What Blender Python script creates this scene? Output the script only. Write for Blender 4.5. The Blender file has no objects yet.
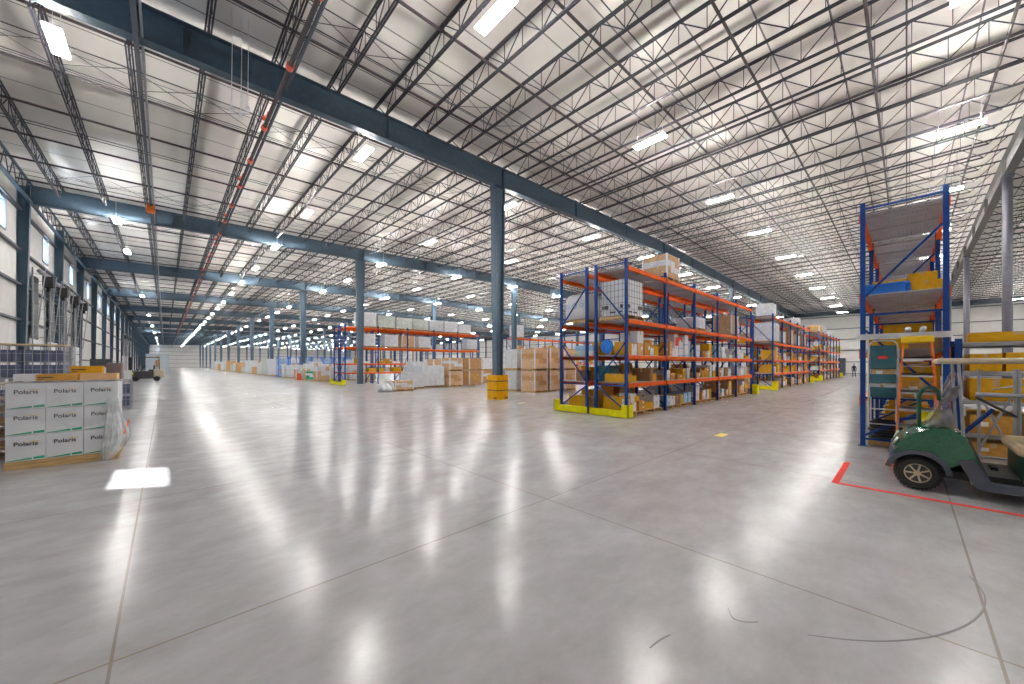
import bpy, bmesh, math, random
from mathutils import Vector, Matrix
random.seed(11)
R = random.random
C = bpy.context.scene.collection
SC = bpy.context.scene
PI = math.pi

# ------------------------------------------------------------ camera, world, sun, exposure
cam = bpy.data.cameras.new('camera'); cam.sensor_width = 36; cam.lens = 370/1024*36
cam.shift_y = 0.0215; cam.clip_start = 0.05; cam.clip_end = 800
co = bpy.data.objects.new('camera', cam); C.objects.link(co); SC.camera = co
co.location = (0, 0, 1.7); co.rotation_euler = (PI/2, 0, math.radians(-43.16))
w = bpy.data.worlds.new('sky'); SC.world = w; w.use_nodes = True
w.node_tree.nodes['Background'].inputs[0].default_value = (.72, .86, 1, 1)
w.node_tree.nodes['Background'].inputs[1].default_value = 30.0
sl = bpy.data.lights.new('sun', 'SUN'); sl.energy = 14; sl.angle = .009; sl.color = (1, .97, .92)
so = bpy.data.objects.new('sun', sl); C.objects.link(so)
so.rotation_euler = Vector((1, -.572, -1.645)).to_track_quat('-Z', 'Y').to_euler()
SC.view_settings.view_transform = 'Standard'; SC.view_settings.look = 'None'
SC.view_settings.gamma = 1; SC.view_settings.use_curve_mapping = False
SC.view_settings.exposure = 0.36
SC.cycles.use_denoising = True
SC.cycles.max_bounces = 10; SC.cycles.diffuse_bounces = 6; SC.cycles.glossy_bounces = 3
SC.cycles.transparent_max_bounces = 12; SC.cycles.sample_clamp_indirect = 6
SC.cycles.caustics_reflective = False; SC.cycles.caustics_refractive = False
LAMP = 130.0
UPL = 8.2

# ------------------------------------------------------------ helpers
def ordn(n):
    s = 'th' if 10 <= n % 100 <= 20 else {1: 'st', 2: 'nd', 3: 'rd'}.get(n % 10, 'th')
    return str(n) + s

class MB:
    def __init__(s): s.v = []; s.f = []; s.m = []
    def face(s, pts, m=0):
        n = len(s.v); s.v += [tuple(p) for p in pts]; s.f.append(tuple(range(n, n+len(pts)))); s.m.append(m)
    def hexa(s, p, m=0):
        n = len(s.v); s.v += [tuple(q) for q in p]
        for f in ((0,3,2,1),(4,5,6,7),(0,1,5,4),(1,2,6,5),(2,3,7,6),(3,0,4,7)):
            s.f.append(tuple(n+i for i in f)); s.m.append(m)
    def box(s, x0, x1, y0, y1, z0, z1, m=0):
        s.hexa([(x0,y0,z0),(x1,y0,z0),(x1,y1,z0),(x0,y1,z0),(x0,y0,z1),(x1,y0,z1),(x1,y1,z1),(x0,y1,z1)], m)
        return s
    def bar(s, p, q, a, b=None, m=0, up=(0,0,1)):
        b = b or a
        p = Vector(p); q = Vector(q); d = (q-p).normalized(); up = Vector(up)
        if abs(d.dot(up)) > .98: up = Vector((1,0,0))
        x = d.cross(up).normalized(); y = x.cross(d).normalized()
        c = [(-a/2,-b/2),(a/2,-b/2),(a/2,b/2),(-a/2,b/2)]
        s.hexa([p+x*i+y*j for i,j in c]+[q+x*i+y*j for i,j in c], m)
        return s
    def tube(s, pts, r, n=8, m=0, cap=True):
        pts = [Vector(p) for p in pts]; N = len(pts); base = len(s.v)
        rs = r if isinstance(r, (list, tuple)) else [r]*N
        prev = None
        for i, p in enumerate(pts):
            d = (pts[min(i+1,N-1)]-pts[max(i-1,0)]).normalized()
            if prev is None:
                u = Vector((0,0,1)) if abs(d.z) < .9 else Vector((1,0,0))
                x = d.cross(u).normalized()
            else:
                x = (prev - d*prev.dot(d)).normalized()
            prev = x; y = d.cross(x)
            for k in range(n):
                a = 2*PI*k/n; s.v.append(tuple(p + (x*math.cos(a)+y*math.sin(a))*rs[i]))
        for i in range(N-1):
            for k in range(n):
                a = base+i*n+k; b = base+i*n+(k+1)%n
                s.f.append((a, b, b+n, a+n)); s.m.append(m)
        if cap:
            s.f.append(tuple(base+k for k in range(n))[::-1]); s.m.append(m)
            s.f.append(tuple(base+(N-1)*n+k for k in range(n))); s.m.append(m)
        return s
    def torus(s, c, R_, r, axis='z', n=24, k=8, m=0):
        c = Vector(c); pts = []
        base = len(s.v)
        for i in range(n):
            a = 2*PI*i/n
            for j in range(k):
                b = 2*PI*j/k
                q = ((R_+r*math.cos(b))*math.cos(a), (R_+r*math.cos(b))*math.sin(a), r*math.sin(b))
                if axis == 'x': q = (q[2], q[0], q[1])
                if axis == 'y': q = (q[0], q[2], q[1])
                s.v.append(tuple(c+Vector(q)))
        for i in range(n):
            for j in range(k):
                s.f.append((base+i*k+j, base+((i+1)%n)*k+j, base+((i+1)%n)*k+(j+1)%k, base+i*k+(j+1)%k)); s.m.append(m)
        return s
    def lathe(s, c, prof, axis='z', n=20, m=0):
        c = Vector(c); base = len(s.v)
        for r, h in prof:
            for i in range(n):
                a = 2*PI*i/n; q = (r*math.cos(a), r*math.sin(a), h)
                if axis == 'x': q = (h, q[0], q[1])
                s.v.append(tuple(c+Vector(q)))
        for j in range(len(prof)-1):
            for i in range(n):
                s.f.append((base+j*n+i, base+j*n+(i+1)%n, base+(j+1)*n+(i+1)%n, base+(j+1)*n+i)); s.m.append(m)
        return s
    def prism(s, poly, x0, x1, m=0):       # polygon in (y,z) extruded along x
        n = len(poly); b = len(s.v)
        s.v += [(x0,p[0],p[1]) for p in poly]+[(x1,p[0],p[1]) for p in poly]
        s.f.append(tuple(b+i for i in range(n))[::-1]); s.m.append(m)
        s.f.append(tuple(b+n+i for i in range(n))); s.m.append(m)
        for i in range(n):
            s.f.append((b+i, b+(i+1)%n, b+n+(i+1)%n, b+n+i)); s.m.append(m)
        return s
    def mesh(s, name, mats, smooth=False):
        me = bpy.data.meshes.new(name); me.from_pydata(s.v, [], s.f)
        for mt in (mats if isinstance(mats, (list, tuple)) else [mats]): me.materials.append(mt)
        me.polygons.foreach_set('material_index', s.m)
        bm = bmesh.new(); bm.from_mesh(me); bmesh.ops.recalc_face_normals(bm, faces=bm.faces); bm.to_mesh(me); bm.free()
        if smooth: me.polygons.foreach_set('use_smooth', [True]*len(me.polygons))
        me.update(); return me
    def build(s, name, mats, parent=None, loc=(0,0,0), rz=0, smooth=False, bevel=0):
        o = put(s.mesh(name, mats, smooth), name, parent, loc, rz)
        if bevel:
            md = o.modifiers.new('bev', 'BEVEL'); md.width = bevel; md.segments = 2; md.limit_method = 'ANGLE'
        if smooth and not bevel: 
            pass
        return o

def put(me, name, parent=None, loc=(0,0,0), rz=0, scale=None):
    o = bpy.data.objects.new(name, me); C.objects.link(o)
    o.location = loc; o.rotation_euler = (0,0,rz)
    if scale: o.scale = scale
    if parent: o.parent = parent
    return o
def empty(name, loc=(0,0,0), rz=0):
    o = bpy.data.objects.new(name, None); C.objects.link(o); o.location = loc; o.rotation_euler = (0,0,rz)
    o.empty_display_size = .1; return o
def tag(o, label, cat, group=None, kind=None):
    o['label'] = label; o['category'] = cat
    if group: o['group'] = group
    if kind: o['kind'] = kind
    return o
def struct(o): o['kind'] = 'structure'; return o
KIDS = {}
def copy_tree(o, loc, rz=0, label=None, group=None):
    r = o.copy(); C.objects.link(r); r.location = loc; r.rotation_euler = (0,0,rz)
    if label: r['label'] = label
    if group: r['group'] = group
    def rec(src, dst):
        for ch in KIDS[src.name] if src.name in KIDS else [c for c in src.children]:
            c = ch.copy(); C.objects.link(c); c.parent = dst; rec(ch, c)
    rec(o, r); return r
def freeze(o):       # remember the children of a prototype so that copying stays fast
    KIDS[o.name] = list(o.children)
    for c in o.children: freeze(c)
    return o

# ------------------------------------------------------------ materials
def nt(name):
    m = bpy.data.materials.new(name); m.use_nodes = True
    return m, m.node_tree, m.node_tree.nodes['Principled BSDF']
def pm(name, col, rough=.6, metal=0, var=.12, scale=6, bump=0, stretch=(1,1,1), spec=.5, coat=0):
    m, t, b = nt(name)
    b.inputs['Roughness'].default_value = rough; b.inputs['Metallic'].default_value = metal
    b.inputs['Specular IOR Level'].default_value = spec
    if coat: b.inputs['Coat Weight'].default_value = coat; b.inputs['Coat Roughness'].default_value = .1
    tc = t.nodes.new('ShaderNodeTexCoord'); mp = t.nodes.new('ShaderNodeMapping'); mp.inputs['Scale'].default_value = stretch
    no = t.nodes.new('ShaderNodeTexNoise'); no.inputs['Scale'].default_value = scale; no.inputs['Detail'].default_value = 4
    cr = t.nodes.new('ShaderNodeValToRGB')
    cr.color_ramp.elements[0].position = .3; cr.color_ramp.elements[1].position = .7
    cr.color_ramp.elements[0].color = (*[c*(1-var) for c in col], 1)
    cr.color_ramp.elements[1].color = (*[min(1, c*(1+var)) for c in col], 1)
    t.links.new(tc.outputs['Object'], mp.inputs[0]); t.links.new(mp.outputs[0], no.inputs[0])
    t.links.new(no.outputs[0], cr.inputs[0]); t.links.new(cr.outputs[0], b.inputs['Base Color'])
    if bump:
        bp = t.nodes.new('ShaderNodeBump'); bp.inputs['Strength'].default_value = bump; bp.inputs['Distance'].default_value = .02
        t.links.new(no.outputs[0], bp.inputs['Height']); t.links.new(bp.outputs[0], b.inputs['Normal'])
    return m
def emit(name, col, s):
    m, t, b = nt(name); t.nodes.remove(b)
    e = t.nodes.new('ShaderNodeEmission'); e.inputs[0].default_value = (*col,1); e.inputs[1].default_value = s
    t.links.new(e.outputs[0], t.nodes['Material Output'].inputs[0]); return m
def film(name, col, alpha, rough=.15):
    m, t, b = nt(name)
    b.inputs['Base Color'].default_value = (*col,1); b.inputs['Roughness'].default_value = rough
    tc = t.nodes.new('ShaderNodeTexCoord'); no = t.nodes.new('ShaderNodeTexNoise'); no.inputs['Scale'].default_value = 4; no.inputs['Detail'].default_value = 2
    mr = t.nodes.new('ShaderNodeMapRange'); mr.inputs[1].default_value = .35; mr.inputs[2].default_value = .75
    mr.inputs[3].default_value = alpha*.6; mr.inputs[4].default_value = min(1, alpha*1.4)
    t.links.new(tc.outputs['Object'], no.inputs[0]); t.links.new(no.outputs[0], mr.inputs[0]); t.links.new(mr.outputs[0], b.inputs['Alpha'])
    bp = t.nodes.new('ShaderNodeBump'); bp.inputs['Strength'].default_value = .35; bp.inputs['Distance'].default_value = .02
    t.links.new(no.outputs[0], bp.inputs['Height']); t.links.new(bp.outputs[0], b.inputs['Normal'])
    return m

M = dict(
 steel = pm('girder steel', (.050,.080,.110), .5, 0, spec=.3),
 column = pm('column steel', (.105,.165,.23), .35, .1),
 wallcol = pm('wall column steel', (.05,.10,.15), .45),
 pipecol = pm('pipe column paint', (.15,.15,.185), .45, .1),
 joist = pm('joist steel', (.036,.035,.045), .55, 0, spec=.25),
 galv = pm('galvanised steel', (.40,.42,.46), .35, .5),
 deckm = pm('deck steel', (.62,.63,.66), .45, .3, var=.08, scale=3),
 sprink = pm('sprinkler pipe', (.045,.032,.035), .5, 0, spec=.3),
 mainp = pm('main pipe', (.09,.075,.08), .5, .1), beamgrey = pm('weathered girder grey', (.12,.115,.11), .6, 0),  # plain grey, used on the first two girders only
 red = pm('red paint', (.75,.10,.05), .45),
 orange = pm('beam orange', (.92,.135,.006), .6, spec=.25),
 blue = pm('upright blue', (.004,.045,.23), .5, spec=.3),
 yellow = pm('safety yellow', (.98,.86,.0), .45),
 amber = pm('amber plastic', (1.0,.47,.0), .5, spec=.3),
 capyel = pm('ladder cap yellow', (.95,.62,.01), .5),
 black = pm('black rubber', (.02,.02,.022), .7),
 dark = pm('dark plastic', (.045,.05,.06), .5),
 girt = pm('girt steel', (.07,.08,.10), .5, 0),
 panel = pm('wall insulation', (.80,.79,.77), .7, var=.05, scale=1.5, bump=.2),
 panelw = pm('end wall panel', (.78,.76,.74), .6, var=.04, scale=1),
 kraft = pm('kraft cardboard', (.60,.31,.075), .85, var=.12, spec=.15),
 kraft2 = pm('pale cardboard', (.74,.46,.23), .85, var=.12, spec=.15),
 kraft3 = pm('ochre cardboard', (.70,.37,.02), .85, var=.1, spec=.15),
 brown = pm('dark cardboard', (.30,.16,.075), .8, var=.15),
 white = pm('white carton', (.84,.86,.90), .5, var=.04),
 wrapw = pm('white wrap', (.82,.84,.88), .3, var=.05, scale=3, bump=.25),
 paleg = pm('pale green carton', (.70,.76,.70), .6, var=.05),
 lblue = pm('light blue carton', (.35,.58,.80), .6, var=.1),
 bblue = pm('bright blue plastic', (.02,.20,.72), .35),
 redbox = pm('red carton', (.65,.04,.03), .6),
 teal = pm('dark teal plastic', (.02,.10,.13), .45),
 tape = pm('packing tape', (.60,.42,.20), .25),
 labelm = pm('paper label', (.88,.87,.84), .6),
 wood = pm('pallet wood', (.58,.38,.17), .8, var=.25, scale=4, stretch=(1,8,8)),
 plank = pm('pallet wood grey', (.42,.30,.22), .85, var=.25, scale=4),
 green = pm('cart green paint', (.004,.105,.045), .2, var=.3, scale=30, coat=.7),
 dkgreen = pm('green vinyl', (.01,.09,.05), .45, var=.2),
 tan = pm('tan vinyl', (.62,.47,.28), .6, var=.15),
 cream = pm('canopy beige', (.66,.55,.40), .5),
 rim = pm('wheel rim', (.70,.58,.38), .4, .2),
 slate = pm('slate trim', (.075,.09,.12), .55),
 mat = pm('floor mat', (.24,.21,.19), .85, var=.2, scale=12),
 navyjug = pm('dark blue jug', (.10,.12,.21), .35, var=.2, scale=4),
 lorange = pm('ladder orange', (.92,.20,.02), .4),
 alu = pm('aluminium', (.72,.73,.75), .35, .5),
 greenp = pm('green print', (.01,.38,.22), .5),
 ink = pm('dark print', (.05,.05,.07), .5),
 yprint = pm('yellow print', (.85,.62,.15), .5),
 skin = pm('skin', (.55,.33,.24), .6), cloth = pm('dark clothing', (.03,.035,.05), .9), hair = pm('hair', (.03,.02,.015), .8),
 tapered = pm('red tape', (.85,.05,.03), .6, var=.12, spec=.2), tapey = pm('yellow tape', (.85,.72,.12), .5, var=.15),
 skid = pm('tyre skid', (.20,.19,.19), .4), greybox = pm('grey cladding', (.50,.56,.60), .5),
 lampw = pm('fixture white', (.8,.8,.8), .4),
)
M['lamp'] = emit('led diffuser', (1, .965, .92), LAMP)
def uplight():      # upward glow added to the fixtures to brighten the ceiling, wide batwing spread
    m, t, b = nt('added ceiling glow'); t.nodes.remove(b); N = t.nodes; L = t.links
    g = N.new('ShaderNodeNewGeometry'); d = N.new('ShaderNodeVectorMath'); d.operation = 'DOT_PRODUCT'
    L.new(g.outputs['Incoming'], d.inputs[0]); L.new(g.outputs['Normal'], d.inputs[1])
    a = N.new('ShaderNodeMath'); a.operation = 'MAXIMUM'; L.new(d.outputs['Value'], a.inputs[0]); a.inputs[1].default_value = .28
    p = N.new('ShaderNodeMath'); p.operation = 'POWER'; L.new(a.outputs[0], p.inputs[0]); p.inputs[1].default_value = -4
    q = N.new('ShaderNodeMath'); q.operation = 'MULTIPLY'; L.new(p.outputs[0], q.inputs[0]); q.inputs[1].default_value = UPL
    e = N.new('ShaderNodeEmission'); e.inputs[0].default_value = (1,.96,.91,1); L.new(q.outputs[0], e.inputs[1])
    L.new(e.outputs[0], N['Material Output'].inputs[0]); return m
M['ceiling_glow'] = uplight()
M['film'] = film('stretch film', (.85,.88,.92), .16, .35)
M['filmh'] = film('loose stretch film', (.96,.97,1), .50, .5)
M['shield'] = film('dusty windshield', (.55,.54,.52), .42)
def glass():
    m, t, b = nt('window glass'); t.nodes.remove(b)
    tr = t.nodes.new('ShaderNodeBsdfTransparent'); gl = t.nodes.new('ShaderNodeBsdfGlossy'); gl.inputs['Roughness'].default_value = .03
    tr.inputs[0].default_value = (.95,.97,1,1)
    mx = t.nodes.new('ShaderNodeMixShader'); mx.inputs[0].default_value = .08
    t.links.new(tr.outputs[0], mx.inputs[1]); t.links.new(gl.outputs[0], mx.inputs[2]); t.links.new(mx.outputs[0], t.nodes['Material Output'].inputs[0])
    return m
M['glass'] = glass()

def floor_mat():
    m, t, b = nt('polished concrete'); N = t.nodes; L = t.links
    tc = N.new('ShaderNodeTexCoord')
    def noise(sc, det=6, rough=.6, st=(1,1,1)):
        mp = N.new('ShaderNodeMapping'); mp.inputs['Scale'].default_value = st; L.new(tc.outputs['Object'], mp.inputs[0])
        n = N.new('ShaderNodeTexNoise'); n.inputs['Scale'].default_value = sc; n.inputs['Detail'].default_value = det; n.inputs['Roughness'].default_value = rough
        L.new(mp.outputs[0], n.inputs[0]); return n
    a = noise(.35, 8, .62); c = noise(1.7, 8, .7, (1,1.6,1)); d = noise(14, 5, .6)
    cr = N.new('ShaderNodeValToRGB'); e = cr.color_ramp.elements
    e[0].position = .34; e[0].color = (.385,.37,.37,1); e[1].position = .64; e[1].color = (.55,.55,.57,1)
    mx = N.new('ShaderNodeMath'); mx.operation = 'MULTIPLY_ADD'; mx.inputs[1].default_value = .55
    L.new(c.outputs[0], mx.inputs[0])
    m2 = N.new('ShaderNodeMath'); m2.operation = 'MULTIPLY'; m2.inputs[1].default_value = .45; L.new(a.outputs[0], m2.inputs[0])
    L.new(m2.outputs[0], mx.inputs[2]); L.new(mx.outputs[0], cr.inputs[0])
    # joints cast into the slab
    sp = N.new('ShaderNodeSeparateXYZ'); L.new(tc.outputs['Object'], sp.inputs[0])
    def line(out, off, pitch, half):
        s = N.new('ShaderNodeMath'); s.operation = 'SUBTRACT'; L.new(out, s.inputs[0]); s.inputs[1].default_value = off
        p = N.new('ShaderNodeMath'); p.operation = 'PINGPONG'; L.new(s.outputs[0], p.inputs[0]); p.inputs[1].default_value = pitch/2
        l = N.new('ShaderNodeMath'); l.operation = 'LESS_THAN'; L.new(p.outputs[0], l.inputs[0]); l.inputs[1].default_value = half
        return l
    lx = line(sp.outputs[0], -.225, 3.73, .008); ly = line(sp.outputs[1], -.37, 3.47, .008)
    mm = N.new('ShaderNodeMath'); mm.operation = 'MAXIMUM'; L.new(lx.outputs[0], mm.inputs[0]); L.new(ly.outputs[0], mm.inputs[1])
    ms = N.new('ShaderNodeMath'); ms.operation = 'MULTIPLY'; ms.inputs[1].default_value = .62; L.new(mm.outputs[0], ms.inputs[0])
    mix = N.new('ShaderNodeMix'); mix.data_type = 'RGBA'; L.new(ms.outputs[0], mix.inputs[0]); L.new(cr.outputs[0], mix.inputs[6])
    mix.inputs[7].default_value = (.26,.21,.13,1)
    L.new(mix.outputs[2], b.inputs['Base Color'])
    mr = N.new('ShaderNodeMapRange'); L.new(c.outputs[0], mr.inputs[0]); mr.inputs[1].default_value = .3; mr.inputs[2].default_value = .7
    mr.inputs[3].default_value = .165; mr.inputs[4].default_value = .235; L.new(mr.outputs[0], b.inputs['Roughness'])
    b.inputs['Specular IOR Level'].default_value = .42
    bp = N.new('ShaderNodeBump'); bp.inputs['Strength'].default_value = .05; bp.inputs['Distance'].default_value = .02
    L.new(d.outputs[0], bp.inputs['Height']); L.new(bp.outputs[0], b.inputs['Normal'])
    return m
def ceil_mat():
    m, t, b = nt('roof insulation'); N = t.nodes; L = t.links
    tc = N.new('ShaderNodeTexCoord'); sp = N.new('ShaderNodeSeparateXYZ'); L.new(tc.outputs['Object'], sp.inputs[0])
    p = N.new('ShaderNodeMath'); p.operation = 'PINGPONG'; L.new(sp.outputs[1], p.inputs[0]); p.inputs[1].default_value = .73
    l = N.new('ShaderNodeMath'); l.operation = 'LESS_THAN'; L.new(p.outputs[0], l.inputs[0]); l.inputs[1].default_value = .022
    no = N.new('ShaderNodeTexNoise'); no.inputs['Scale'].default_value = .8; no.inputs['Detail'].default_value = 5; L.new(tc.outputs['Object'], no.inputs[0])
    cr = N.new('ShaderNodeValToRGB'); cr.color_ramp.elements[0].color = (.76,.72,.67,1); cr.color_ramp.elements[1].color = (.87,.84,.80,1); L.new(no.outputs[0], cr.inputs[0])
    mix = N.new('ShaderNodeMix'); mix.data_type = 'RGBA'; L.new(l.outputs[0], mix.inputs[0]); L.new(cr.outputs[0], mix.inputs[6]); mix.inputs[7].default_value = (.20,.19,.20,1)
    L.new(mix.outputs[2], b.inputs['Base Color']); b.inputs['Roughness'].default_value = .6
    bp = N.new('ShaderNodeBump'); bp.inputs['Strength'].default_value = .3; bp.inputs['Distance'].default_value = .04
    L.new(no.outputs[0], bp.inputs['Height']); L.new(bp.outputs[0], b.inputs['Normal'])
    return m

# ------------------------------------------------------------ building dimensions (metres; X along the girders, Y along the joists)
XL, XR, XM = -5.5, 82.0, 29.4
FR = [-20.4, -3.3] + [13.6+17.4*k for k in range(14)]     # girder lines
YB, YF = -37.5, FR[-1]
def zr(x): return 11.85 - .02*abs(x-XM)

struct(MB().box(XL-.3, XR+.3, YB-.3, YF+.3, -.3, 0).build('floor', floor_mat()))
cm = MB()
for a, b in ((XL-.3, XM), (XM, XR+.3)):
    cm.hexa([(a,YB-.3,zr(a)),(b,YB-.3,zr(b)),(b,YF+.3,zr(b)),(a,YF+.3,zr(a)),(a,YB-.3,zr(a)+.3),(b,YB-.3,zr(b)+.3),(b,YF+.3,zr(b)+.3),(a,YF+.3,zr(a)+.3)])
struct(cm.build('ceiling', ceil_mat()))

# window wall: solid bands with openings
WY = [10.9 + 8.7*k for k in range(0, 27) if k != 1]; WZ0, WZ1, WW = 8.0, 9.5, 1.5
wl = MB()
wl.box(XL-.25, XL, YB, YF, 0, WZ0); wl.box(XL-.25, XL, YB, YF, WZ1, zr(XL)+.05)
ys = YB
for y in WY:
    wl.box(XL-.25, XL, ys, y-WW/2, WZ0, WZ1); ys = y+WW/2
wl.box(XL-.25, XL, ys, YF, WZ0, WZ1)
struct(wl.build('wall_left', M['panel']))
fmb = MB(); a = WW/2
for p in ((-a,-a+.06,0,1.5),(a-.06,a,0,1.5),(-a,a,0,.06),(-a,a,1.44,1.5)):
    fmb.box(-.2, .03, p[0], p[1], p[2], p[3])
fme = fmb.mesh('window_frame', M['girt']); gme = MB().box(-.12, -.11, -a+.05, a-.05, .05, 1.45).mesh('glass_pane', M['glass'])
for i, y in enumerate(WY):
    f = struct(put(fme, 'window_%d' % (i+1), None, (XL, y, WZ0))); put(gme, 'glass_pane', f)
def girt_wall(name, x0, x1, y0, y1, h, mat):
    return struct(MB().box(x0, x1, y0, y1, 0, h).build(name, mat))
girt_wall('wall_far', XL-.25, XR+.25, YF, YF+.25, 10.9, M['panelw'])
girt_wall('wall_right', XR, XR+.25, YB, YF, 10.85, M['panelw'])
girt_wall('wall_back', XL-.25, XR+.25, YB-.25, YB, 10.9, M['panelw'])
gz = [.12, 2.05, 3.95, 5.77, 7.55, 9.62]
n = 0
for z in gz:
    for nm, args in (('l', (XL, XL+.16, YB, YF)), ('r', (XR-.16, XR, YB, YF)), ('f', (XL, XR, YF-.16, YF))):
        n += 1
        m = MB().box(*args, z-.05, z+.05)
        struct(m.build('trim_%d' % n, M['girt']))
n += 1; struct(MB().box(XR-.45, XR-.02, YB, YF, 9.9, 10.55).build('trim_%d' % n, M['steel']))
# top closure strips at the end walls (gable)
for nm, y in (('f', YF), ('b', YB)):
    n += 1
    g = MB(); yy = y-.01 if nm == 'f' else y-.24
    g.hexa([(XL,yy,10.8),(XM,yy,10.8),(XM,yy+.25,10.8),(XL,yy+.25,10.8),(XL,yy,zr(XL)),(XM,yy,zr(XM)),(XM,yy+.25,zr(XM)),(XL,yy+.25,zr(XL))])
    g.hexa([(XM,yy,10.8),(XR,yy,10.8),(XR,yy+.25,10.8),(XM,yy+.25,10.8),(XM,yy,zr(XM)),(XR,yy,zr(XR)),(XR,yy+.25,zr(XR)),(XM,yy+.25,zr(XM))])
    struct(g.build('trim_%d' % n, M['panelw']))

# ------------------------------------------------------------ columns
CX = [11.8, 29.4, 47.0, 64.6]
fn = ['girder line behind the camera', 'girder line beside the golf cart aisle', 'nearest overhead girder', 'second girder'] + [ordn(k)+' girder' for k in range(3, 16)]
def hcol(x, flare=True):
    H = zr(x)-.25-.92
    b, t = .17, (.33 if flare else .2)
    m = MB()
    m.hexa([(-b,-.01,0),(b,-.01,0),(b,.01,0),(-b,.01,0),(-t,-.01,H),(t,-.01,H),(t,.01,H),(-t,.01,H)])
    for s in (-1, 1):
        m.hexa([(s*b-.012,-.16,0),(s*b+.012,-.16,0),(s*b+.012,.16,0),(s*b-.012,.16,0),(s*t-.012,-.16,H),(s*t+.012,-.16,H),(s*t+.012,.16,H),(s*t-.012,.16,H)])
    return m, H
for j, x in enumerate(CX):
    m, H = hcol(x); hme = m.mesh('shaft', M['column'])
    pl = MB().box(-.34,.34,-.26,.26,0,.03); 
    for a in (-.28,.28):
        for b in (-.2,.2): pl.tube([(a,b,.03),(a,b,.07)], .02, 6)
    pme = pl.mesh('base_plate', M['galv'])
    tme = MB().tube([(0,0,0),(0,0,H)], .165, 16).mesh('shaft', M['pipecol'], True)
    cme = MB().box(-.3,.3,-.2,.2,H-.04,H).mesh('cap_plate', M['steel'])
    for i, y in enumerate(FR):
        if i == 0: continue
        if i == len(FR)-1: continue
        o = empty('steel_column', (x, y, 0))
        rowtxt = ['first row from the window wall','second row from the window wall','third row from the window wall','row nearest the end wall'][j]
        tag(o, ('round grey pipe column' if i == 1 else 'tapered blue-grey steel column') + ', %s, under %s' % (rowtxt, fn[i].replace('girder line beside the golf cart aisle','girder beside cart aisle')), 'column', 'steel columns of the hall', 'thing')
        put(tme if i == 1 else hme, 'shaft', o); put(pme, 'base_plate', o); put(cme, 'cap_plate', o)
# wall columns
for i in range(30):
    y = -20.4+17.4*0 + 0
ycs = [13.6+8.7*k for k in range(-3, 26)]
wc = MB(); H = zr(XL)-.3
wc.hexa([(0,-.01,0),(.22,-.01,0),(.22,.01,0),(0,.01,0),(0,-.01,H),(.42,-.01,H),(.42,.01,H),(0,.01,H)])
wc.hexa([(.21,-.14,0),(.235,-.14,0),(.235,.14,0),(.21,.14,0),(.41,-.14,H),(.435,-.14,H),(.435,.14,H),(.41,.14,H)])
wc.box(0,.02,-.15,.15,0,H)
wcm = wc.mesh('wall_column', M['wallcol'])
for k, y in enumerate(ycs):
    tag(put(wcm, 'wall_column', None, (XL+.01, y, 0)), 'blue tapered steel column on the window wall, %s beyond the first girder' % ordn(k-2) if k > 2 else 'blue tapered steel column on window wall behind the camera, %s back' % ordn(3-k), 'column', 'columns along the window wall', 'thing')
# end wall posts
for k, y in enumerate([FR[i] for i in range(len(FR)-1)]):
    H = zr(XR)-.3
    m = MB().box(-.3,-.28,-.15,.15,0,H).box(-.3,0,-.01,.01,0,H).box(-.02,0,-.15,.15,0,H)
    tag(m.build('wall_column', M['joist'], None, (XR-.01, y, 0)), 'dark steel post on the white end wall under %s' % fn[k].replace('behind the camera','behind'), 'column', 'posts of the end wall', 'thing')

# ------------------------------------------------------------ girders
for i, y in enumerate(FR[:-1]):
    g = empty('roof_girder', (0, y, 0)); gm_ = M['beamgrey'] if i < 2 else M['steel']
    tag(g, 'deep %s steel I-beam girder across the hall, %s' % ('grey' if i < 2 else 'blue-grey', fn[i]), 'girder', 'roof girders', 'thing')
    for a, b in ((XL+.3, XM), (XM, XR-.3)):
        za, zb = zr(a)-.25, zr(b)-.25
        def slab(y0, y1, t0, t1):
            return [(a,y0,za+t0),(b,y0,zb+t0),(b,y1,zb+t0),(a,y1,za+t0),(a,y0,za+t1),(b,y0,zb+t1),(b,y1,zb+t1),(a,y1,za+t1)]
        m = MB(); m.hexa(slab(-.01,.01,-.9,-.02)); m.build('web', gm_, g)
        m = MB(); m.hexa(slab(-.16,.16,-.02,0)); m.build('top_flange', gm_, g)
        m = MB(); m.hexa(slab(-.16,.16,-.92,-.9)); m.build('bottom_flange', gm_, g)
    if i < 8:
        st = MB()
        for k in range(1, 16):
            x = XL+k*5.86
            if x < XR-1: 
                z = zr(x)-.25
                st.box(x-.008,x+.008,-.14,.14,z-.9,z-.02)
        st.build('stiffener_plate', gm_, g)

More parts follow.
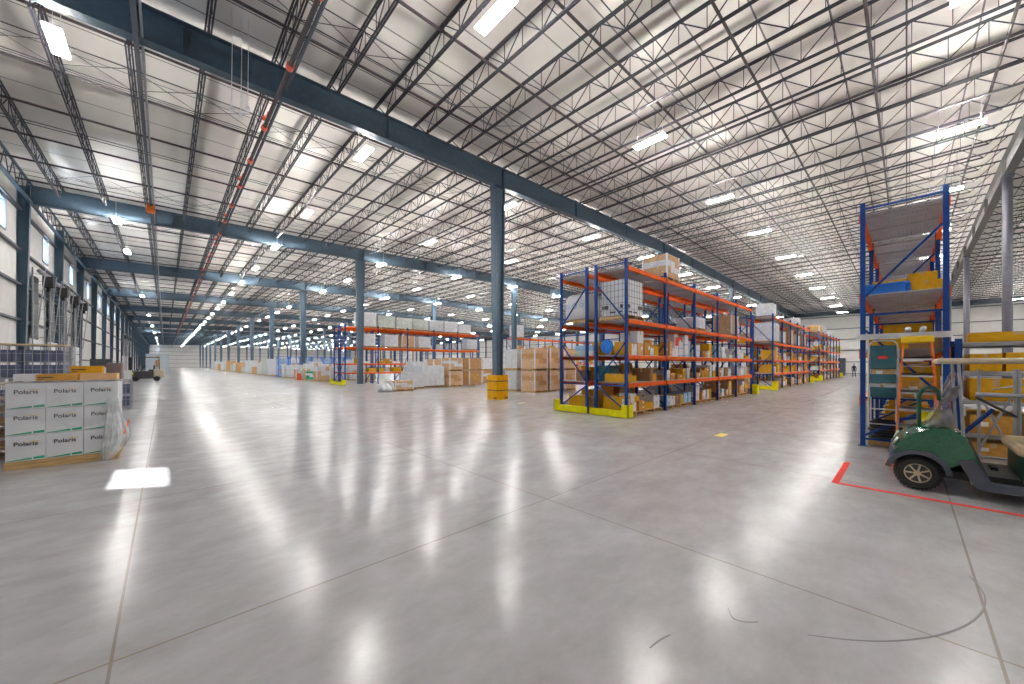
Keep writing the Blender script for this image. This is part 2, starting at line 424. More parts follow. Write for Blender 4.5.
# ------------------------------------------------------------ roof joists
JX = [-4.0+1.62*k for k in range(53)]
def joist_mesh(L):
    t = MB(); b = MB(); wv = MB()
    D = .70
    t.box(-.055,-.012,0,L,-.045,0); t.box(.012,.055,0,L,-.045,0)
    e = .95
    b.box(-.05,-.012,e,L-e,-D-.04,-D); b.box(.012,.05,e,L-e,-D-.04,-D)
    wv.bar((0,.25,-.03),(0,e,-D-.02),.026); wv.bar((0,L-.25,-.03),(0,L-e,-D-.02),.026)
    n = 10; s = (L-2*e)/n
    for k in range(n):
        y0 = e+k*s
        wv.bar((0,y0,-D),(0,y0+s/2,-.03),.024); wv.bar((0,y0+s/2,-.03),(0,y0+s,-D),.024)
        wv.bar((0,y0+s/2,-.03),(0,y0+s/2,-D),.018)
        if k: wv.bar((0,y0,-D),(0,y0,-.03),.018)
    return t, b, wv
def allin(L, ox=0, oy=0, oz=0, into=None):
    m = into or MB()
    for p in joist_mesh(L):
        n = len(m.v); m.v += [(x+ox,y+oy,z+oz) for x,y,z in p.v]; m.f += [tuple(i+n for i in f) for f in p.f]; m.m += [0]*len(p.f)
    return m
cache = {}
nind = 0
far = MB()
for i in range(len(FR)-1):
    y0, L = FR[i], FR[i+1]-FR[i]
    order = 2 <= i <= 6 or i == 1
    if order and round(L,2) not in cache:
        t, b, wv = joist_mesh(L)
        cache[round(L,2)] = (t.mesh('top_chord', M['joist']), b.mesh('bottom_chord', M['joist']), wv.mesh('web_rods', M['joist']), allin(L).mesh('roof_joist', M['joist']))
    for k, x in enumerate(JX):
        z = zr(x)-.115
        if order and nind < 300 and not (i in (1,) and x < 4) :
            nind += 1
            where = 'between %s and %s' % (['','the cart aisle girder','nearest girder','second girder','third girder','fourth girder','fifth girder'][i], ['','nearest girder','second girder','third girder','fourth girder','fifth girder','sixth girder'][i])
            lab = 'dark open-web joist %s, %s from window wall' % (where, ordn(k+1))
            c = cache[round(L,2)]
            if i in (1, 2):
                o = empty('roof_joist', (x, y0, z)); put(c[0],'top_chord',o); put(c[1],'bottom_chord',o); put(c[2],'web_rods',o)
            else:
                o = put(c[3], 'roof_joist', None, (x, y0, z))
            tag(o, lab, 'joist', 'open-web roof joists')
        else:
            allin(L-(.3 if i == len(FR)-2 else 0), x, y0, z, far)
tag(far.build('distant_roof_joists', M['joist']), 'dark mass of open-web joists under the far roof', 'joists', None, 'stuff')

# bridging rods and sprinkler branch pipes running along the girders
def along(m, y, dz, r, x0=XL+.1, x1=XR-.1, pipe=False):
    pts = [(x0,y,zr(x0)+dz),(XM,y,zr(XM)+dz),(x1,y,zr(x1)+dz)]
    for p, q in ((pts[0],pts[1]),(pts[1],pts[2])):
        if pipe: m.tube([p,q], r, 8)
        else: m.bar(p, q, r, r)
farp = MB(); farb = MB()
offs = {1: (2.5, 5.3, 8.1), 0: (1.3,4.05,6.8,9.55,12.3,15.1)}
bayn = ['back bay','bay over the camera','second bay','third bay','fourth bay','fifth bay','sixth bay','seventh bay']
for i in range(len(FR)-1):
    y0 = FR[i]; L = FR[i+1]-y0
    pos = [1.85+2.93*k for k in range(6)] if i >= 2 else [1.25,4.05,6.8,9.55,12.3,15.1]
    for k, dy in enumerate(pos):
        if i <= 6 and i > 0:
            m = MB(); along(m, y0+dy, -.24, .042, pipe=True)
            o = m.build('sprinkler_pipe', M['sprink'], smooth=False)
            tag(o, 'dark sprinkler branch pipe across the joists, %s pipe of %s' % (ordn(k+1), bayn[i]), 'pipe', 'sprinkler branch pipes')
        else: along(farp, y0+dy, -.24, .04)
    for k, dy in enumerate((3.3, 8.0 if i != 1 else 8.4, 13.9)):
        near = 0 < i <= 5
        m = MB() if near else farb
        along(m, y0+dy, -.15, .022); along(m, y0+dy, -.83, .022)
        along(m, y0+dy+1.45, -.15, .018)
        if k != 1:
            for j in range(len(JX)-1):
                xa, xb = JX[j], JX[j+1]
                if near or j % 2 == 0:
                    m.bar((xa,y0+dy,zr(xa)-.14),(xb,y0+dy,zr(xb)-.83),.014); m.bar((xa,y0+dy,zr(xa)-.83),(xb,y0+dy,zr(xb)-.14),.014)
        if near:
            tag(m.build('joist_bridging', M['joist']), 'thin cross-braced bridging rods between joists, %s line of %s' % (ordn(k+1), bayn[i]), 'bridging', 'joist bridging lines')
tag(farp.build('distant_sprinkler_pipes', M['sprink']), 'dark sprinkler pipes under the far roof', 'pipes', None, 'stuff')
tag(farb.build('distant_bridging_rods', M['joist']), 'thin bridging rods under the far roof', 'rods', None, 'stuff')

# sprinkler main with red couplings, and the conduit run left of it
YM0, YM1 = -16, 239.5
mo = empty('sprinkler_main', (2.55, 0, 0)); tag(mo, 'long steel sprinkler main with red couplings running down the hall', 'pipe')
MB().tube([(0,YM0,10.02),(0,YM1,10.02)], .06, 10).build('pipe_run', M['mainp'], mo, smooth=True)
MB().tube([(.28,YM0,10.5),(.28,YM1,10.5)], .05, 8).build('upper_pipe_run', M['girt'], mo, smooth=True)
cpl = MB().tube([(0,-.09,0),(0,.09,0)], .10, 10).mesh('coupling', M['red'])
tee = MB().tube([(0,0,0),(.14,0,.62)], .035, 8).tube([(.0,-.05,.3),(.05,.05,.42)], .075, 8).mesh('riser', M['red'])
k = 0
for i in range(1, len(FR)-1):
    for dy in ([1.85+2.93*q for q in range(6)] if i >= 2 else [1.25,4.05,6.8,9.55,12.3,15.1]):
        y = FR[i]+dy
        if y < YM1 and k < 48:
            k += 1; put(cpl, 'coupling', mo, (0,y,10.02)); 
            if k % 2: put(tee, 'riser', mo, (0,y+.1,10.05))
cr_ = empty('conduit_run', (-.55, 0, 0)); tag(cr_, 'grey conduit trough with an orange junction box running down the hall', 'conduit')
MB().box(-.05,.05,YM0,YM1,10.05,10.15).build('trough', M['girt'], cr_)
MB().tube([(.12,YM0,10.12),(.12,YM1,10.12)], .03, 6).build('conduit', M['galv'], cr_)
MB().box(-.17,.17,27.3,27.7,9.75,10.15).build('junction_box', M['lorange'], cr_, bevel=.02)
# hanging cables
for k, (x, y) in enumerate(((1.30,12.4),(1.52,12.5),(1.62,12.1),(13.5,31.8),(15.6,31.8),(18.9,31.8),(26.0,31.8))):
    ll = 2.7 if k < 3 else 1.9; m = MB().tube([(0,0,0),(.02,0,-.8),(0,.02,-ll)], .009, 5); m.box(-.04,.04,-.04,.04,-ll-.1,-ll+.02)
    tag(m.build('hanging_cable', M['alu'], None, (x,y,zr(x))), 'thin white cable hanging from the roof joists, %s from window wall' % ordn(k+1), 'cable', 'cables hanging from the roof')
# roof edge truss along the window wall
for i in range(1, len(FR)-1):
    y0 = FR[i]; L = FR[i+1]-y0; m = MB()
    m.box(-.05,.05,0.1,L-.1,-.06,0); m.box(-.07,.07,0.1,L-.1,-1.02,-.94)
    nn = 14; s = (L-.2)/nn
    for q in range(nn):
        m.bar((0,.1+q*s,-.98),(0,.1+(q+.5)*s,-.03),.03); m.bar((0,.1+(q+.5)*s,-.03),(0,.1+(q+1)*s,-.98),.03)
    tag(m.build('eave_truss', M['steel'], None, (XL+.45, y0, zr(XL)-.14)), 'blue lattice truss at the top of window wall, %s bay' % ordn(i), 'truss', 'eave trusses above the windows')

# ------------------------------------------------------------ LED high-bay lights
LX = [-2.0+7.74*k for k in range(11)]; LY = [-33.4+8.02*k for k in range(34)]
zl = 10.25
hou = MB(); hou.hexa([(-.17,-.62,0),(.17,-.62,0),(.17,.62,0),(-.17,.62,0),(-.12,-.58,.07),(.12,-.58,.07),(.12,.58,.07),(-.12,.58,.07)])
for a in (-.5,.5): hou.tube([(0,a,.07),(0,a,1.32)], .006, 4)
dif = MB(); dif.box(-.15,.15,-.60,.60,-.025,-.002)
houm = hou.mesh('housing', M['lampw']); difm = dif.mesh('diffuser', M['lamp'])
upm_ = MB().box(-.10,.10,-.56,.56,.072,.078); upme = upm_.mesh('added_ceiling_glow', M['ceiling_glow'])  # glowing strip added on top of each fixture as fill for the ceiling
both = MB(); 
for src, mi in ((hou,0),(dif,1),(upm_,2)):
    n = len(both.v); both.v += src.v; both.f += [tuple(i+n for i in f) for f in src.f]; both.m += [mi]*len(src.f)
bothm = both.mesh('high_bay_light', [M['lampw'], M['lamp'], M['ceiling_glow']])
cand = []
for a, x in enumerate(LX):
    for b, y in enumerate(LY):
        if y > YF-3: continue
        if a == 0 and b not in (6, 8, 9, 12, 15, 18, 21, 24, 27, 30): continue
        D = .684*x+.729*y; Lt = .729*x-.684*y
        vis = D > 2 and abs(Lt/D) < 1.5
        cand.append((0 if vis else 1, D, a, b, x, y))
cand.sort(); k = 0; fl = MB()
for nv, D, a, b, x, y in cand:
    if nv or k < 290:
        if nv and D < -60: continue
        lab = 'linear LED high-bay light, %s row from window wall, %s light counted down the hall' % (ordn(a+1), ordn(b+1))
        if k < 100 and not nv:
            o = empty('high_bay_light', (x,y,zr(x)-1.35)); put(houm,'housing',o); put(difm,'diffuser',o); put(upme,'added_ceiling_glow',o)
        else: o = put(bothm, 'high_bay_light', None, (x,y,zr(x)-1.35))
        k += 1; tag(o, lab, 'light', 'LED high-bay lights')
    else:
        n = len(fl.v); fl.v += [(p[0]+x,p[1]+y,p[2]+zr(x)-1.35) for p in both.v]; fl.f += [tuple(i+n for i in f) for f in both.f]; fl.m += both.m
if fl.v: tag(fl.build('distant_high_bay_lights', [M['lampw'], M['lamp'], M['ceiling_glow']]), 'tiny bright lights at the far end of the roof', 'lights', None, 'stuff')

# ------------------------------------------------------------ dock doors on the window wall
dr = [33.4, 37.6, 41.9, 46.2] + [92.0, 96.3, 100.6]
dwords = ['nearest','second nearest','third nearest','fourth nearest','first of the distant three','second of the distant three','last of the distant three']
for i, y in enumerate(dr):
    o = empty('dock_loading_bay', (XL+.02, y, 0)); tag(o, 'white sectional dock door with tall high-lift tracks, %s on window wall' % dwords[i], 'dock door', 'dock doors along the window wall', 'thing')
    m = MB()
    for k in range(5): m.box(.17,.23,-1.3,1.3,.02+k*.62,.60+k*.62)
    m.build('door_panel', M['white'], o)
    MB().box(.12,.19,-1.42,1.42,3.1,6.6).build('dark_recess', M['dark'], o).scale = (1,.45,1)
    for s in (-1, 1):
        m = MB(); m.bar((.3,s*1.36,0),(.3,s*1.36,6.9),.06,.05)
        m.bar((.42,s*1.36,3.0),(.75,s*1.36,6.9),.05,.04)
        for q in range(12): m.bar((.1,s*1.36,.5+q*.55),(.34+max(0,(q-4)*.045),s*1.36,.5+q*.55),.025)
        m.build('track', M['galv'], o)
    MB().tube([(.5,-1.4,6.75),(.5,1.4,6.75)], .05, 8).tube([(.5,-1.2,6.75),(.5,-.1,6.75)], .1, 8).build('spring_shaft', M['galv'], o)
    MB().box(.35,.75,.45,.95,6.15,6.75).tube([(.55,.7,6.15),(.55,.7,5.9)], .08, 8).build('opener_motor', M['black'], o)

# ------------------------------------------------------------ generic goods
def carton_mesh(name, mat, tape=None, lab=None, stripe=None):
    m = MB(); g = .012
    m.box(-.5,.5,-.5,-.0+.495,0,.985)
    m.box(-.5,-g,-.5,.495,.985,1.0); m.box(g,.5,-.5,.495,.985,1.0)
    if tape: m.box(-.06,.06,-.505,.5,.99,1.004,1); m.box(-.06,.06,-.505,-.499,.68,1.0,1); m.box(-.505,-.499,-.06,.06,.68,1.0,1)
    if lab: m.box(.12,.38,-.508,-.499,.45,.72,2); m.box(-.508,-.499,.1,.34,.4,.65,2)
    if stripe: m.box(-.502,.502,-.506,-.499,.06,.16,3); m.box(-.506,-.499,-.5,.5,.06,.16,3)
    return m.mesh(name, [mat, tape or mat, M['labelm'], stripe or mat])
CART = {
 'tan': carton_mesh('carton', M['kraft'], M['tape'], 1), 'pale brown': carton_mesh('carton', M['kraft2'], M['tape'], 1),
 'ochre': carton_mesh('carton', M['kraft3'], M['tape'], None), 'dark brown': carton_mesh('carton', M['brown'], M['tape'], None),
 'white': carton_mesh('carton', M['white'], None, None, M['lblue']), 'plain white': carton_mesh('carton', M['white'], M['tape'], None),
 'light blue': carton_mesh('carton', M['lblue'], None, 1), 'red': carton_mesh('carton', M['redbox'], None, 1), 'pale green': carton_mesh('carton', M['paleg'], None, 1, None),
}
PAL = ['tan','tan','ochre','ochre','ochre','pale brown','pale brown','white','plain white','plain white','dark brown','light blue']
def carton(color, x, y, z, w, d, h, label, group, rz=0):
    o = put(CART[color], 'carton', None, (x,y,z), rz, (w,d,h)); tag(o, label, 'carton', group); return o
def pallet_mb(w=1.2, d=1.0, m=None):
    m = m or MB()
    for x in (-w/2+.04, 0, w/2-.04): m.box(x-.04,x+.04,-d/2,d/2,.02,.11)
    n = 7
    for k in range(n):
        y = -d/2 + (d-.09)*k/(n-1); m.box(-w/2,w/2,y,y+.09,.11,.13)
    for y in (-d/2, -.05, d/2-.1): m.box(-w/2,w/2,y,y+.1,0,.02)
    return m
PALM = pallet_mb().mesh('pallet', M['wood'])
def wrapped(x, y, z, w, d, h, mats, label, rz=0, cols=3, rows=4, group='stretch-wrapped pallets', top=None, film_=True):
    o = empty('wrapped_pallet', (x,y,z), rz); tag(o, label, 'pallet load', group)
    p = put(PALM, 'pallet', o); p.scale = (w/1.2, d/1.0, 1)
    m = MB(); g = .008
    for r in range(rows):
        z0 = .13+(h-.13)*r/rows; z1 = .13+(h-.13)*(r+1)/rows-g
        for c in range(cols):
            xa = -w/2+.02+(w-.04)*c/cols; xb = -w/2+.02+(w-.04)*(c+1)/cols-g
            for dd in range(2):
                ya = -d/2+.02+(d-.04)*dd/2; yb = ya+(d-.04)/2-g
                m.box(xa,xb,ya,yb,z0,z1, ((r*2+c)//3)%len(mats))
    m.build('stacked_cartons', mats, o)
    if mats[0] in (M['kraft2'], M['kraft']) and film_:
        cb = MB()
        for a in (-1,1):
            for b in (-1,1):
                cb.box(*sorted((a*(w/2-.07),a*(w/2-.005))), *sorted((b*(d/2-.012),b*(d/2-.006))), .12, h)
                cb.box(*sorted((a*(w/2-.012),a*(w/2-.006))), *sorted((b*(d/2-.07),b*(d/2-.005))), .12, h)
        cb.build('corner_boards', M['white'], o)
    if top: MB().box(-w/2+.05,w/2-.05,-d/2+.05,d/2-.05,h,h+.05).build('top_sheet', top, o)
    if film_:
        f = MB().box(-w/2,w/2,-d/2,d/2,.09,h+.01).build('film_wrap', M['film'], o, bevel=.05)
    return o

# ------------------------------------------------------------ pallet racks
LV = [1.08, 1.98, 3.13, 4.82]
def frame_mesh(depth, H, mir=False):
    m = MB()
    for y in (.045, depth-.045):
        m.box(-.045,.045,y-.04,y-.034,0,H) ; m.box(-.045,-.039,y-.04,y+.04,0,H); m.box(.039,.045,y-.04,y+.04,0,H); m.box(-.045,.045,y+.034,y+.04,0,H)
        m.box(-.08,.08,y-.07,y+.07,0,.012)
    f, b = .08, depth-.08
    if mir: f, b = b, f
    nodes = [(b,.95,f,.22),(b,1.08,f,2.4),(f,3.1,b,4.35)] if H > 4 else [(b,.95,f,.2),(b,1.1,f,H-.3)]
    for y0,z0,y1,z1 in nodes: m.bar((0,y0,z0),(0,y1,z1),.035,.04)
    for z in ((.15,1.0,2.72,H-.12) if H > 4 else (.15,1.0,H-.1)): m.bar((0,f,z),(0,b,z),.035,.04)
    return m.mesh('upright_frame', M['blue'])
def beam_mesh(p):
    m = MB(); a, b = .05, p-.05
    m.box(a,b,-.028,.028,-.13,0); m.box(a,b,-.036,-.028,-.10,-.03)
    for x in (a-.004, b-.004): m.box(x,x+.01,-.045,.045,-.17,.04)
    for x in (a+.02, b-.03): m.tube([(x,-.05,-.06),(x,.0,-.06)], .012, 5)
    return m.mesh('beam', M['orange'])
def deck_mesh(p, depth):
    m = MB(); d = depth
    n = 16
    for k in range(n):
        y = .06+(d-.12)*k/n; y2 = y+(d-.12)/n*.93
        m.box(.07,p-.07,y,y2,.0,.018)
    for k in range(3):
        x = .3+(p-.6)*k/2; m.box(x-.03,x+.03,.03,d-.03,-.035,0)
    return m.mesh('shelf_deck', M['deckm'])
def rack(x, y, nb, pitch, depth, lv, H, label, rz=0, name='pallet_rack', beam=None, mir=False):
    o = empty(name, (x,y,0), rz); tag(o, label, 'rack', 'orange and blue pallet racks')
    fm, bmm, dm = frame_mesh(depth,H,mir), beam or beam_mesh(pitch), deck_mesh(pitch,depth)
    for i in range(nb+1): put(fm,'upright_frame',o,(i*pitch,0,0))
    for i in range(nb):
        for z in lv:
            for yy in (.03, depth-.03): put(bmm,'beam',o,(i*pitch,yy,z))
            put(dm,'shelf_deck',o,(i*pitch,0,z))
    return o
PX = 2.75
rack(10.65, 6.02, 5, PX, 1.22, LV, 5.05, 'long blue and orange pallet rack at the corner, row facing the cart aisle')
rack(10.65, 7.52, 5, PX, 1.22, LV, 5.05, 'long blue and orange pallet rack, back row of the corner pair', mir=True)
rack(29.4, 6.02, 5, 2.7, 1.22, LV, 5.05, 'second pallet rack along the aisle past the gap, front row')
rack(29.4, 7.52, 5, 2.7, 1.22, LV, 5.05, 'second pallet rack along the aisle past the gap, back row', mir=True)
rack(48.3, 6.02, 6, 2.75, 1.22, LV, 5.05, 'farthest pallet rack along the aisle near end wall, front row')
rack(48.3, 7.52, 6, 2.75, 1.22, LV, 5.05, 'farthest pallet rack along the aisle near end wall, back row', mir=True)
LB = [1.0, 1.75, 3.1, 4.75]
rack(10.65, 31.1, 5, PX, 1.22, LB, 5.0, 'distant pallet rack behind the wrapped pallets, front row, topped with white loads')
rack(10.65, 32.6, 5, PX, 1.22, LB, 5.0, 'distant pallet rack behind the wrapped pallets, back row', mir=True)
rack(29.4, 31.1, 6, PX, 1.22, LB, 5.0, 'distant pallet rack seen right of the yellow-guarded column')
rack(10.65, -.55, 4, PX, 1.22, [1.0,1.98,3.13,4.82], 5.05, 'tall pallet rack behind the golf cart with ladders at its end', mir=True)
frs = frame_mesh

# yellow end guards at the rack feet
def guard(x, y0, y1, label, posts=((0,0),)):
    o = empty('rack_guard', (x, y0, 0)); tag(o, label, 'guard', 'yellow rack end guards')
    L = y1-y0
    MB().box(-.16,-.04,0,L,.02,.24).build('guard_rail', M['yellow'], o, bevel=.02)
    return o
def corner(o, y, s):
    MB().box(-.17,.14,y-.03,y+.03,.02,.42).box(-.17,-.11,y-.03 if s>0 else y-.22,y+.22 if s>0 else y+.03,.02,.42).build('corner_post', M['yellow'], o, bevel=.015)
g = guard(10.56, 5.88, 7.3, 'yellow steel guard at foot of the corner rack, front half'); corner(g, 0, 1)
g = guard(10.56, 7.46, 8.80, 'yellow steel guard at foot of the corner rack, back half'); corner(g, 1.34, -1)
g = guard(10.5, 30.95, 33.9, 'yellow steel guard at foot of the distant rack'); corner(g, 0, 1); corner(g, 2.95, -1)
for x, t in ((24.55,'far end of the corner rack'),(29.2,'near end of second aisle rack'),(43.1,'far end of second aisle rack'),(48.1,'near end of farthest aisle rack'),(65.0,'far end of farthest aisle rack')):
    m = MB().box(-.12,.12,-.1,.2,0,.55).box(-.12,-.06,.2,1.2,.02,.25)
    tag(m.build('rack_guard', M['yellow'], None, (x,5.85,0), bevel=.02), 'small yellow foot guard at the '+t, 'guard', 'yellow rack end guards')
m = MB().box(-.03,.03,-.02,.4,3.0,4.1); tag(m.build('aisle_sign', M['yellow'], None, (64.86,5.97,0)), 'tall yellow sign plate on the end of farthest aisle rack', 'sign')

lvname = {0: 'floor level', 1: 'waist-high shelf', 2: 'eye-level shelf', 3: 'third shelf', 4: 'top shelf'}
bword = ['first','second','third','fourth','fifth','sixth']
stuffm = {}
def fill(x0, y0, nb, pitch, depth, lv, rackname, levels, ind=True, dens=.9, pal=PAL, smin=.22, smax=.50, ceil=5.6):
    zs = [0]+list(lv)
    for i in range(nb):
        for l in levels:
            zb = zs[l] + (.135 if l == 0 else .02)
            clear = (zs[l+1]-.2 if l+1 < len(zs) else ceil) - zb
            x = x0+i*pitch+.12; xe = x0+(i+1)*pitch-.12; q = 0
            if l == 0:
                for pxx in (.72, 2.02):
                    if ind:
                        o = put(PALM, 'wooden_pallet', None, (x0+i*pitch+pxx, y0+.6, 0)); 
                        tag(o, 'wooden pallet on floor under %s bay of %s, %s one' % (bword[i], rackname, 'nearer' if pxx < 1 else 'farther'), 'pallet', 'pallets under the racks')
                    else:
                        sm = stuffm.setdefault('w', MB()); n = len(sm.v); t = pallet_mb()
                        sm.v += [(a+x0+i*pitch+pxx,b+y0+.6,c) for a,b,c in t.v]; sm.f += [tuple(j+n for j in f) for f in t.f]; sm.m += t.m
            while True:
                w_ = smin+(smax-smin)*R()
                if x+w_ > xe: break
                if R() > dens: x += w_; continue
                h = min(clear-.05, .16+.30*R()) ; d = .35+.5*R(); col = random.choice(pal); q += 1
                yy = y0+.08+d/2+.12*R(); zz = zb
                nst = 1+int(R()*2.0) if h < clear/2 else 1
                for s in range(nst):
                    if zz+h > zb+clear: break
                    if ind:
                        sz = 'small' if h < .3 else ('tall' if h > w_ else 'wide')
                        nm = sz+' '+col if s == 0 else ['','upper','topmost'][s]+' '+col
                        carton(col, x+w_/2, yy, zz, w_-.02, d, h, '%s carton, %s along %s, %s bay of %s' % (nm, ordn(q), lvname[l], bword[i], rackname), 'cartons on the pallet racks', (R()-.5)*.08)
                    else:
                        sm = stuffm.setdefault(col, MB()); sm.box(x, x+w_-.02, yy-d/2, yy+d/2, zz, zz+h-.01)
                    zz += h+.002
                    if s == 0 and R() < .3: col = random.choice(pal)
                x += w_+.02*R()
PALA = ['tan','ochre','ochre','ochre','pale brown','white','plain white','plain white','plain white','dark brown','tan','ochre','pale green','white','light blue']
fill(10.65, 6.02, 5, PX, 1.22, LV, 'corner rack front', [0,1,2], True, .93, PALA)
fill(29.4, 6.02, 5, 2.7, 1.22, LV, 'second rack front', [0,1,2], True, .93, ['tan','ochre','ochre','pale brown','plain white'], .4, .75)
fill(10.65, 31.1, 4, PX, 1.22, LB, 'distant rack front', [1,2], True, .6, ['tan','ochre','plain white','pale brown'], .5, .8)
fill(10.65, 7.52, 5, PX, 1.22, LV, '', [0,1,2], False, .85, PALA)
fill(24.9, 7.0, 1, 4.3, 1.2, [9], '', [0], False, .9, ['tan','ochre'])
fill(29.4, 7.52, 5, 2.7, 1.22, LV, '', [0,1,2,3], False, .8, ['tan','ochre','pale brown','plain white'])
fill(48.3, 6.02, 6, 2.75, 1.22, LV, '', [0,1,2,3], False, .9, ['tan','ochre','pale brown','plain white','pale green'])
fill(48.3, 7.52, 6, 2.75, 1.22, LV, '', [0,1,2], False, .8, ['tan','ochre','pale brown','plain white'])
fill(29.4, 31.1, 6, PX, 1.22, LB, '', [1,2,3], False, .8, ['tan','ochre','pale brown','plain white'], .5, .9)
fill(13.4, -.55, 3, PX, 1.22, [1.0,1.98,3.13,4.82], '', [0,1,2], False, .9, ['tan','ochre','pale brown','plain white'])
cmap = {'tan':M['kraft'],'ochre':M['kraft3'],'pale brown':M['kraft2'],'white':M['white'],'plain white':M['white'],'dark brown':M['brown'],'light blue':M['lblue'],'pale green':M['paleg'],'w':M['wood']}
sm = MB(); mats = []
for c in stuffm:
    mi = len(mats); mats.append(cmap[c]); s = stuffm[c]; n = len(sm.v)
    sm.v += s.v; sm.f += [tuple(i+n for i in f) for f in s.f]; sm.m += [mi]*len(s.f)
tag(sm.build('packed_cartons', mats), 'mixed small cartons packed on the deeper and more distant racks', 'cartons', None, 'stuff')

# special loads on the corner rack
o = empty('caged_load', (11.35, 6.62, 3.16)); tag(o, 'white boxed load in a wire cage on third shelf of the corner rack', 'caged load')
put(PALM,'pallet',o)
MB().box(-.56,.56,-.46,.46,.13,1.3).build('white_block', M['wrapw'], o, bevel=.03)
m = MB()
for k in range(8):
    x = -.6+1.2*k/7; m.bar((x,-.5,.1),(x,-.5,1.36),.008); m.bar((x,.5,.1),(x,.5,1.36),.008)
    y = -.5+1.0*k/7; m.bar((-.6,y,.1),(-.6,y,1.36),.008); m.bar((.6,y,.1),(.6,y,1.36),.008)
for k in range(7):
    z = .12+1.22*k/6
    for s in (-1,1): m.bar((-.6,s*.5,z),(.6,s*.5,z),.008); m.bar((s*.6,-.5,z),(s*.6,.5,z),.008)
m.build('wire_cage', M['girt'], o)
m = MB()
for a, b, z0, z1 in ((-.40,-.20,.22,.27),(-.1,.15,.22,.27),(.22,.4,.36,.48),(-.42,-.3,.36,.48),(.42,.5,.36,.48)):
    m.box(a*1.0,b*1.0,-.467,-.461,z0,z1); m.box(-.567,-.561,a*.85,b*.85,z0,z1)
m.build('printed_marks', M['ink'], o)
o = empty('bulk_bag', (11.3, 8.15, 3.16)); tag(o, 'white rounded bulk bag on pallet, third shelf of the back row end', 'bulk bag')
put(PALM,'pallet',o)
bg = MB(); nn = 28; lv_ = [(.0,.88),(.04,.97),(.25,1.0),(.55,1.0),(.75,.97),(.87,.88),(.93,.7),(.95,.35),(.95,.02)]
for z, sc_ in lv_:
    for i in range(nn):
        a = 2*PI*i/nn; ca, sa = math.cos(a), math.sin(a); e = .38
        bg.v.append((.58*sc_*math.copysign(abs(ca)**e,ca), .52*sc_*math.copysign(abs(sa)**e,sa), .13+z+.012*math.sin(5*a+z*7)))
for j in range(len(lv_)-1):
    for i in range(nn): bg.f.append((j*nn+i, j*nn+(i+1)%nn, (j+1)*nn+(i+1)%nn, (j+1)*nn+i)); bg.m.append(0)
bg.build('bag', M['wrapw'], o, smooth=True)
m = MB()
for yy, r in ((-.3,.07),(0,.09),(.3,.07)): m.torus((-.585,yy,.62), r, .012, 'x', 14, 5)
m.build('printed_marks', M['lblue'], o)
wrapped(14.2, 6.6, 4.85, 1.1, 1.0, 1.0, [M['kraft2'],M['wrapw']], 'round-shouldered wrapped tan pallet load on very top of the corner rack')
wrapped(30.2, 6.62, 4.85, 1.1, 1.0, .95, [M['wrapw']], 'white wrapped load on top of second aisle rack, first bay')
wrapped(30.4, 6.62, 3.15, 1.9, 1.1, 1.35, [M['wrapw']], 'wide white wrapped load on third shelf of second aisle rack')
wrapped(26.9, 7.4, 0, 1.2, 1.0, 1.0, [M['kraft3'],M['brown']], 'low brown wrapped load in gap between aisle racks')
wrapped(38.3, 6.62, 4.85, 1.3, 1.1, .65, [M['white']], 'white wrapped load on top of second aisle rack, fourth bay')
wrapped(49.7, 6.62, 4.85, 2.3, 1.1, .85, [M['kraft2'],M['kraft3']], 'tan wrapped load on top of farthest aisle rack, near end')
wrapped(53.0, 6.62, 4.85, 1.3, 1.1, .9, [M['white']], 'white wrapped load on top of farthest aisle rack')
for k in range(4):
    wrapped(32.9+k*2.7, 6.62, 3.15, 1.2, 1.0, 1.2 if k%2 else .9, [M['kraft2'] if k%2 else M['white']], 'wrapped load on third shelf of second aisle rack, %s bay' % bword[k+1])
wrapped(17.2, 6.62, 3.15, 1.1, .9, .6, [M['white']], 'low white wrapped load on third shelf of corner rack, third bay')
wrapped(21.9, 6.62, 3.15, 1.1, .9, 1.1, [M['kraft2']], 'tan wrapped load on third shelf of corner rack, fifth bay')
wrapped(13.6, 8.15, 3.15, 1.2, .9, 1.0, [M['kraft2'],M['kraft']], 'tan wrapped load on third shelf of back row, second bay')
carton('red', 14.9, 6.45, 2.0, .62, .5, .34, 'bright red carton on eye-level shelf of the corner rack', 'cartons on the pallet racks').location.z = 2.42
carton('ochre', 11.25, 6.6, .13, .95, .8, .5, 'big ochre carton inside the near end of corner rack, floor level', 'cartons on the pallet racks')
# blue drum lid shown at end of the rack, dark bin
o = MB().lathe((0,0,0),[(0,-.03),(.22,-.03),(.24,0),(.22,.03),(0,.03)],'x',24).build('blue_disc', M['bblue'], None, (10.62,6.75,2.28), smooth=False)
tag(o, 'round bright blue lid standing on eye-level shelf at the end of corner rack', 'lid')
o = empty('storage_bin', (11.1, 7.0, 1.11)); tag(o, 'dark teal bin on the waist-high shelf at end of corner rack', 'bin')
MB().hexa([(-.28,-.2,0),(.28,-.2,0),(.28,.2,0),(-.28,.2,0),(-.33,-.24,.5),(.33,-.24,.5),(.33,.24,.5),(-.33,.24,.5)]) 
b = MB(); b.hexa([(-.28,-.2,0),(.28,-.2,0),(.28,.2,0),(-.28,.2,0),(-.33,-.24,.5),(.33,-.24,.5),(.33,.24,.5),(-.33,.24,.5)]); b.build('tub', M['teal'], o, bevel=.02)
MB().box(-.35,.35,-.26,.26,.5,.54).build('lid', M['teal'], o, bevel=.01)

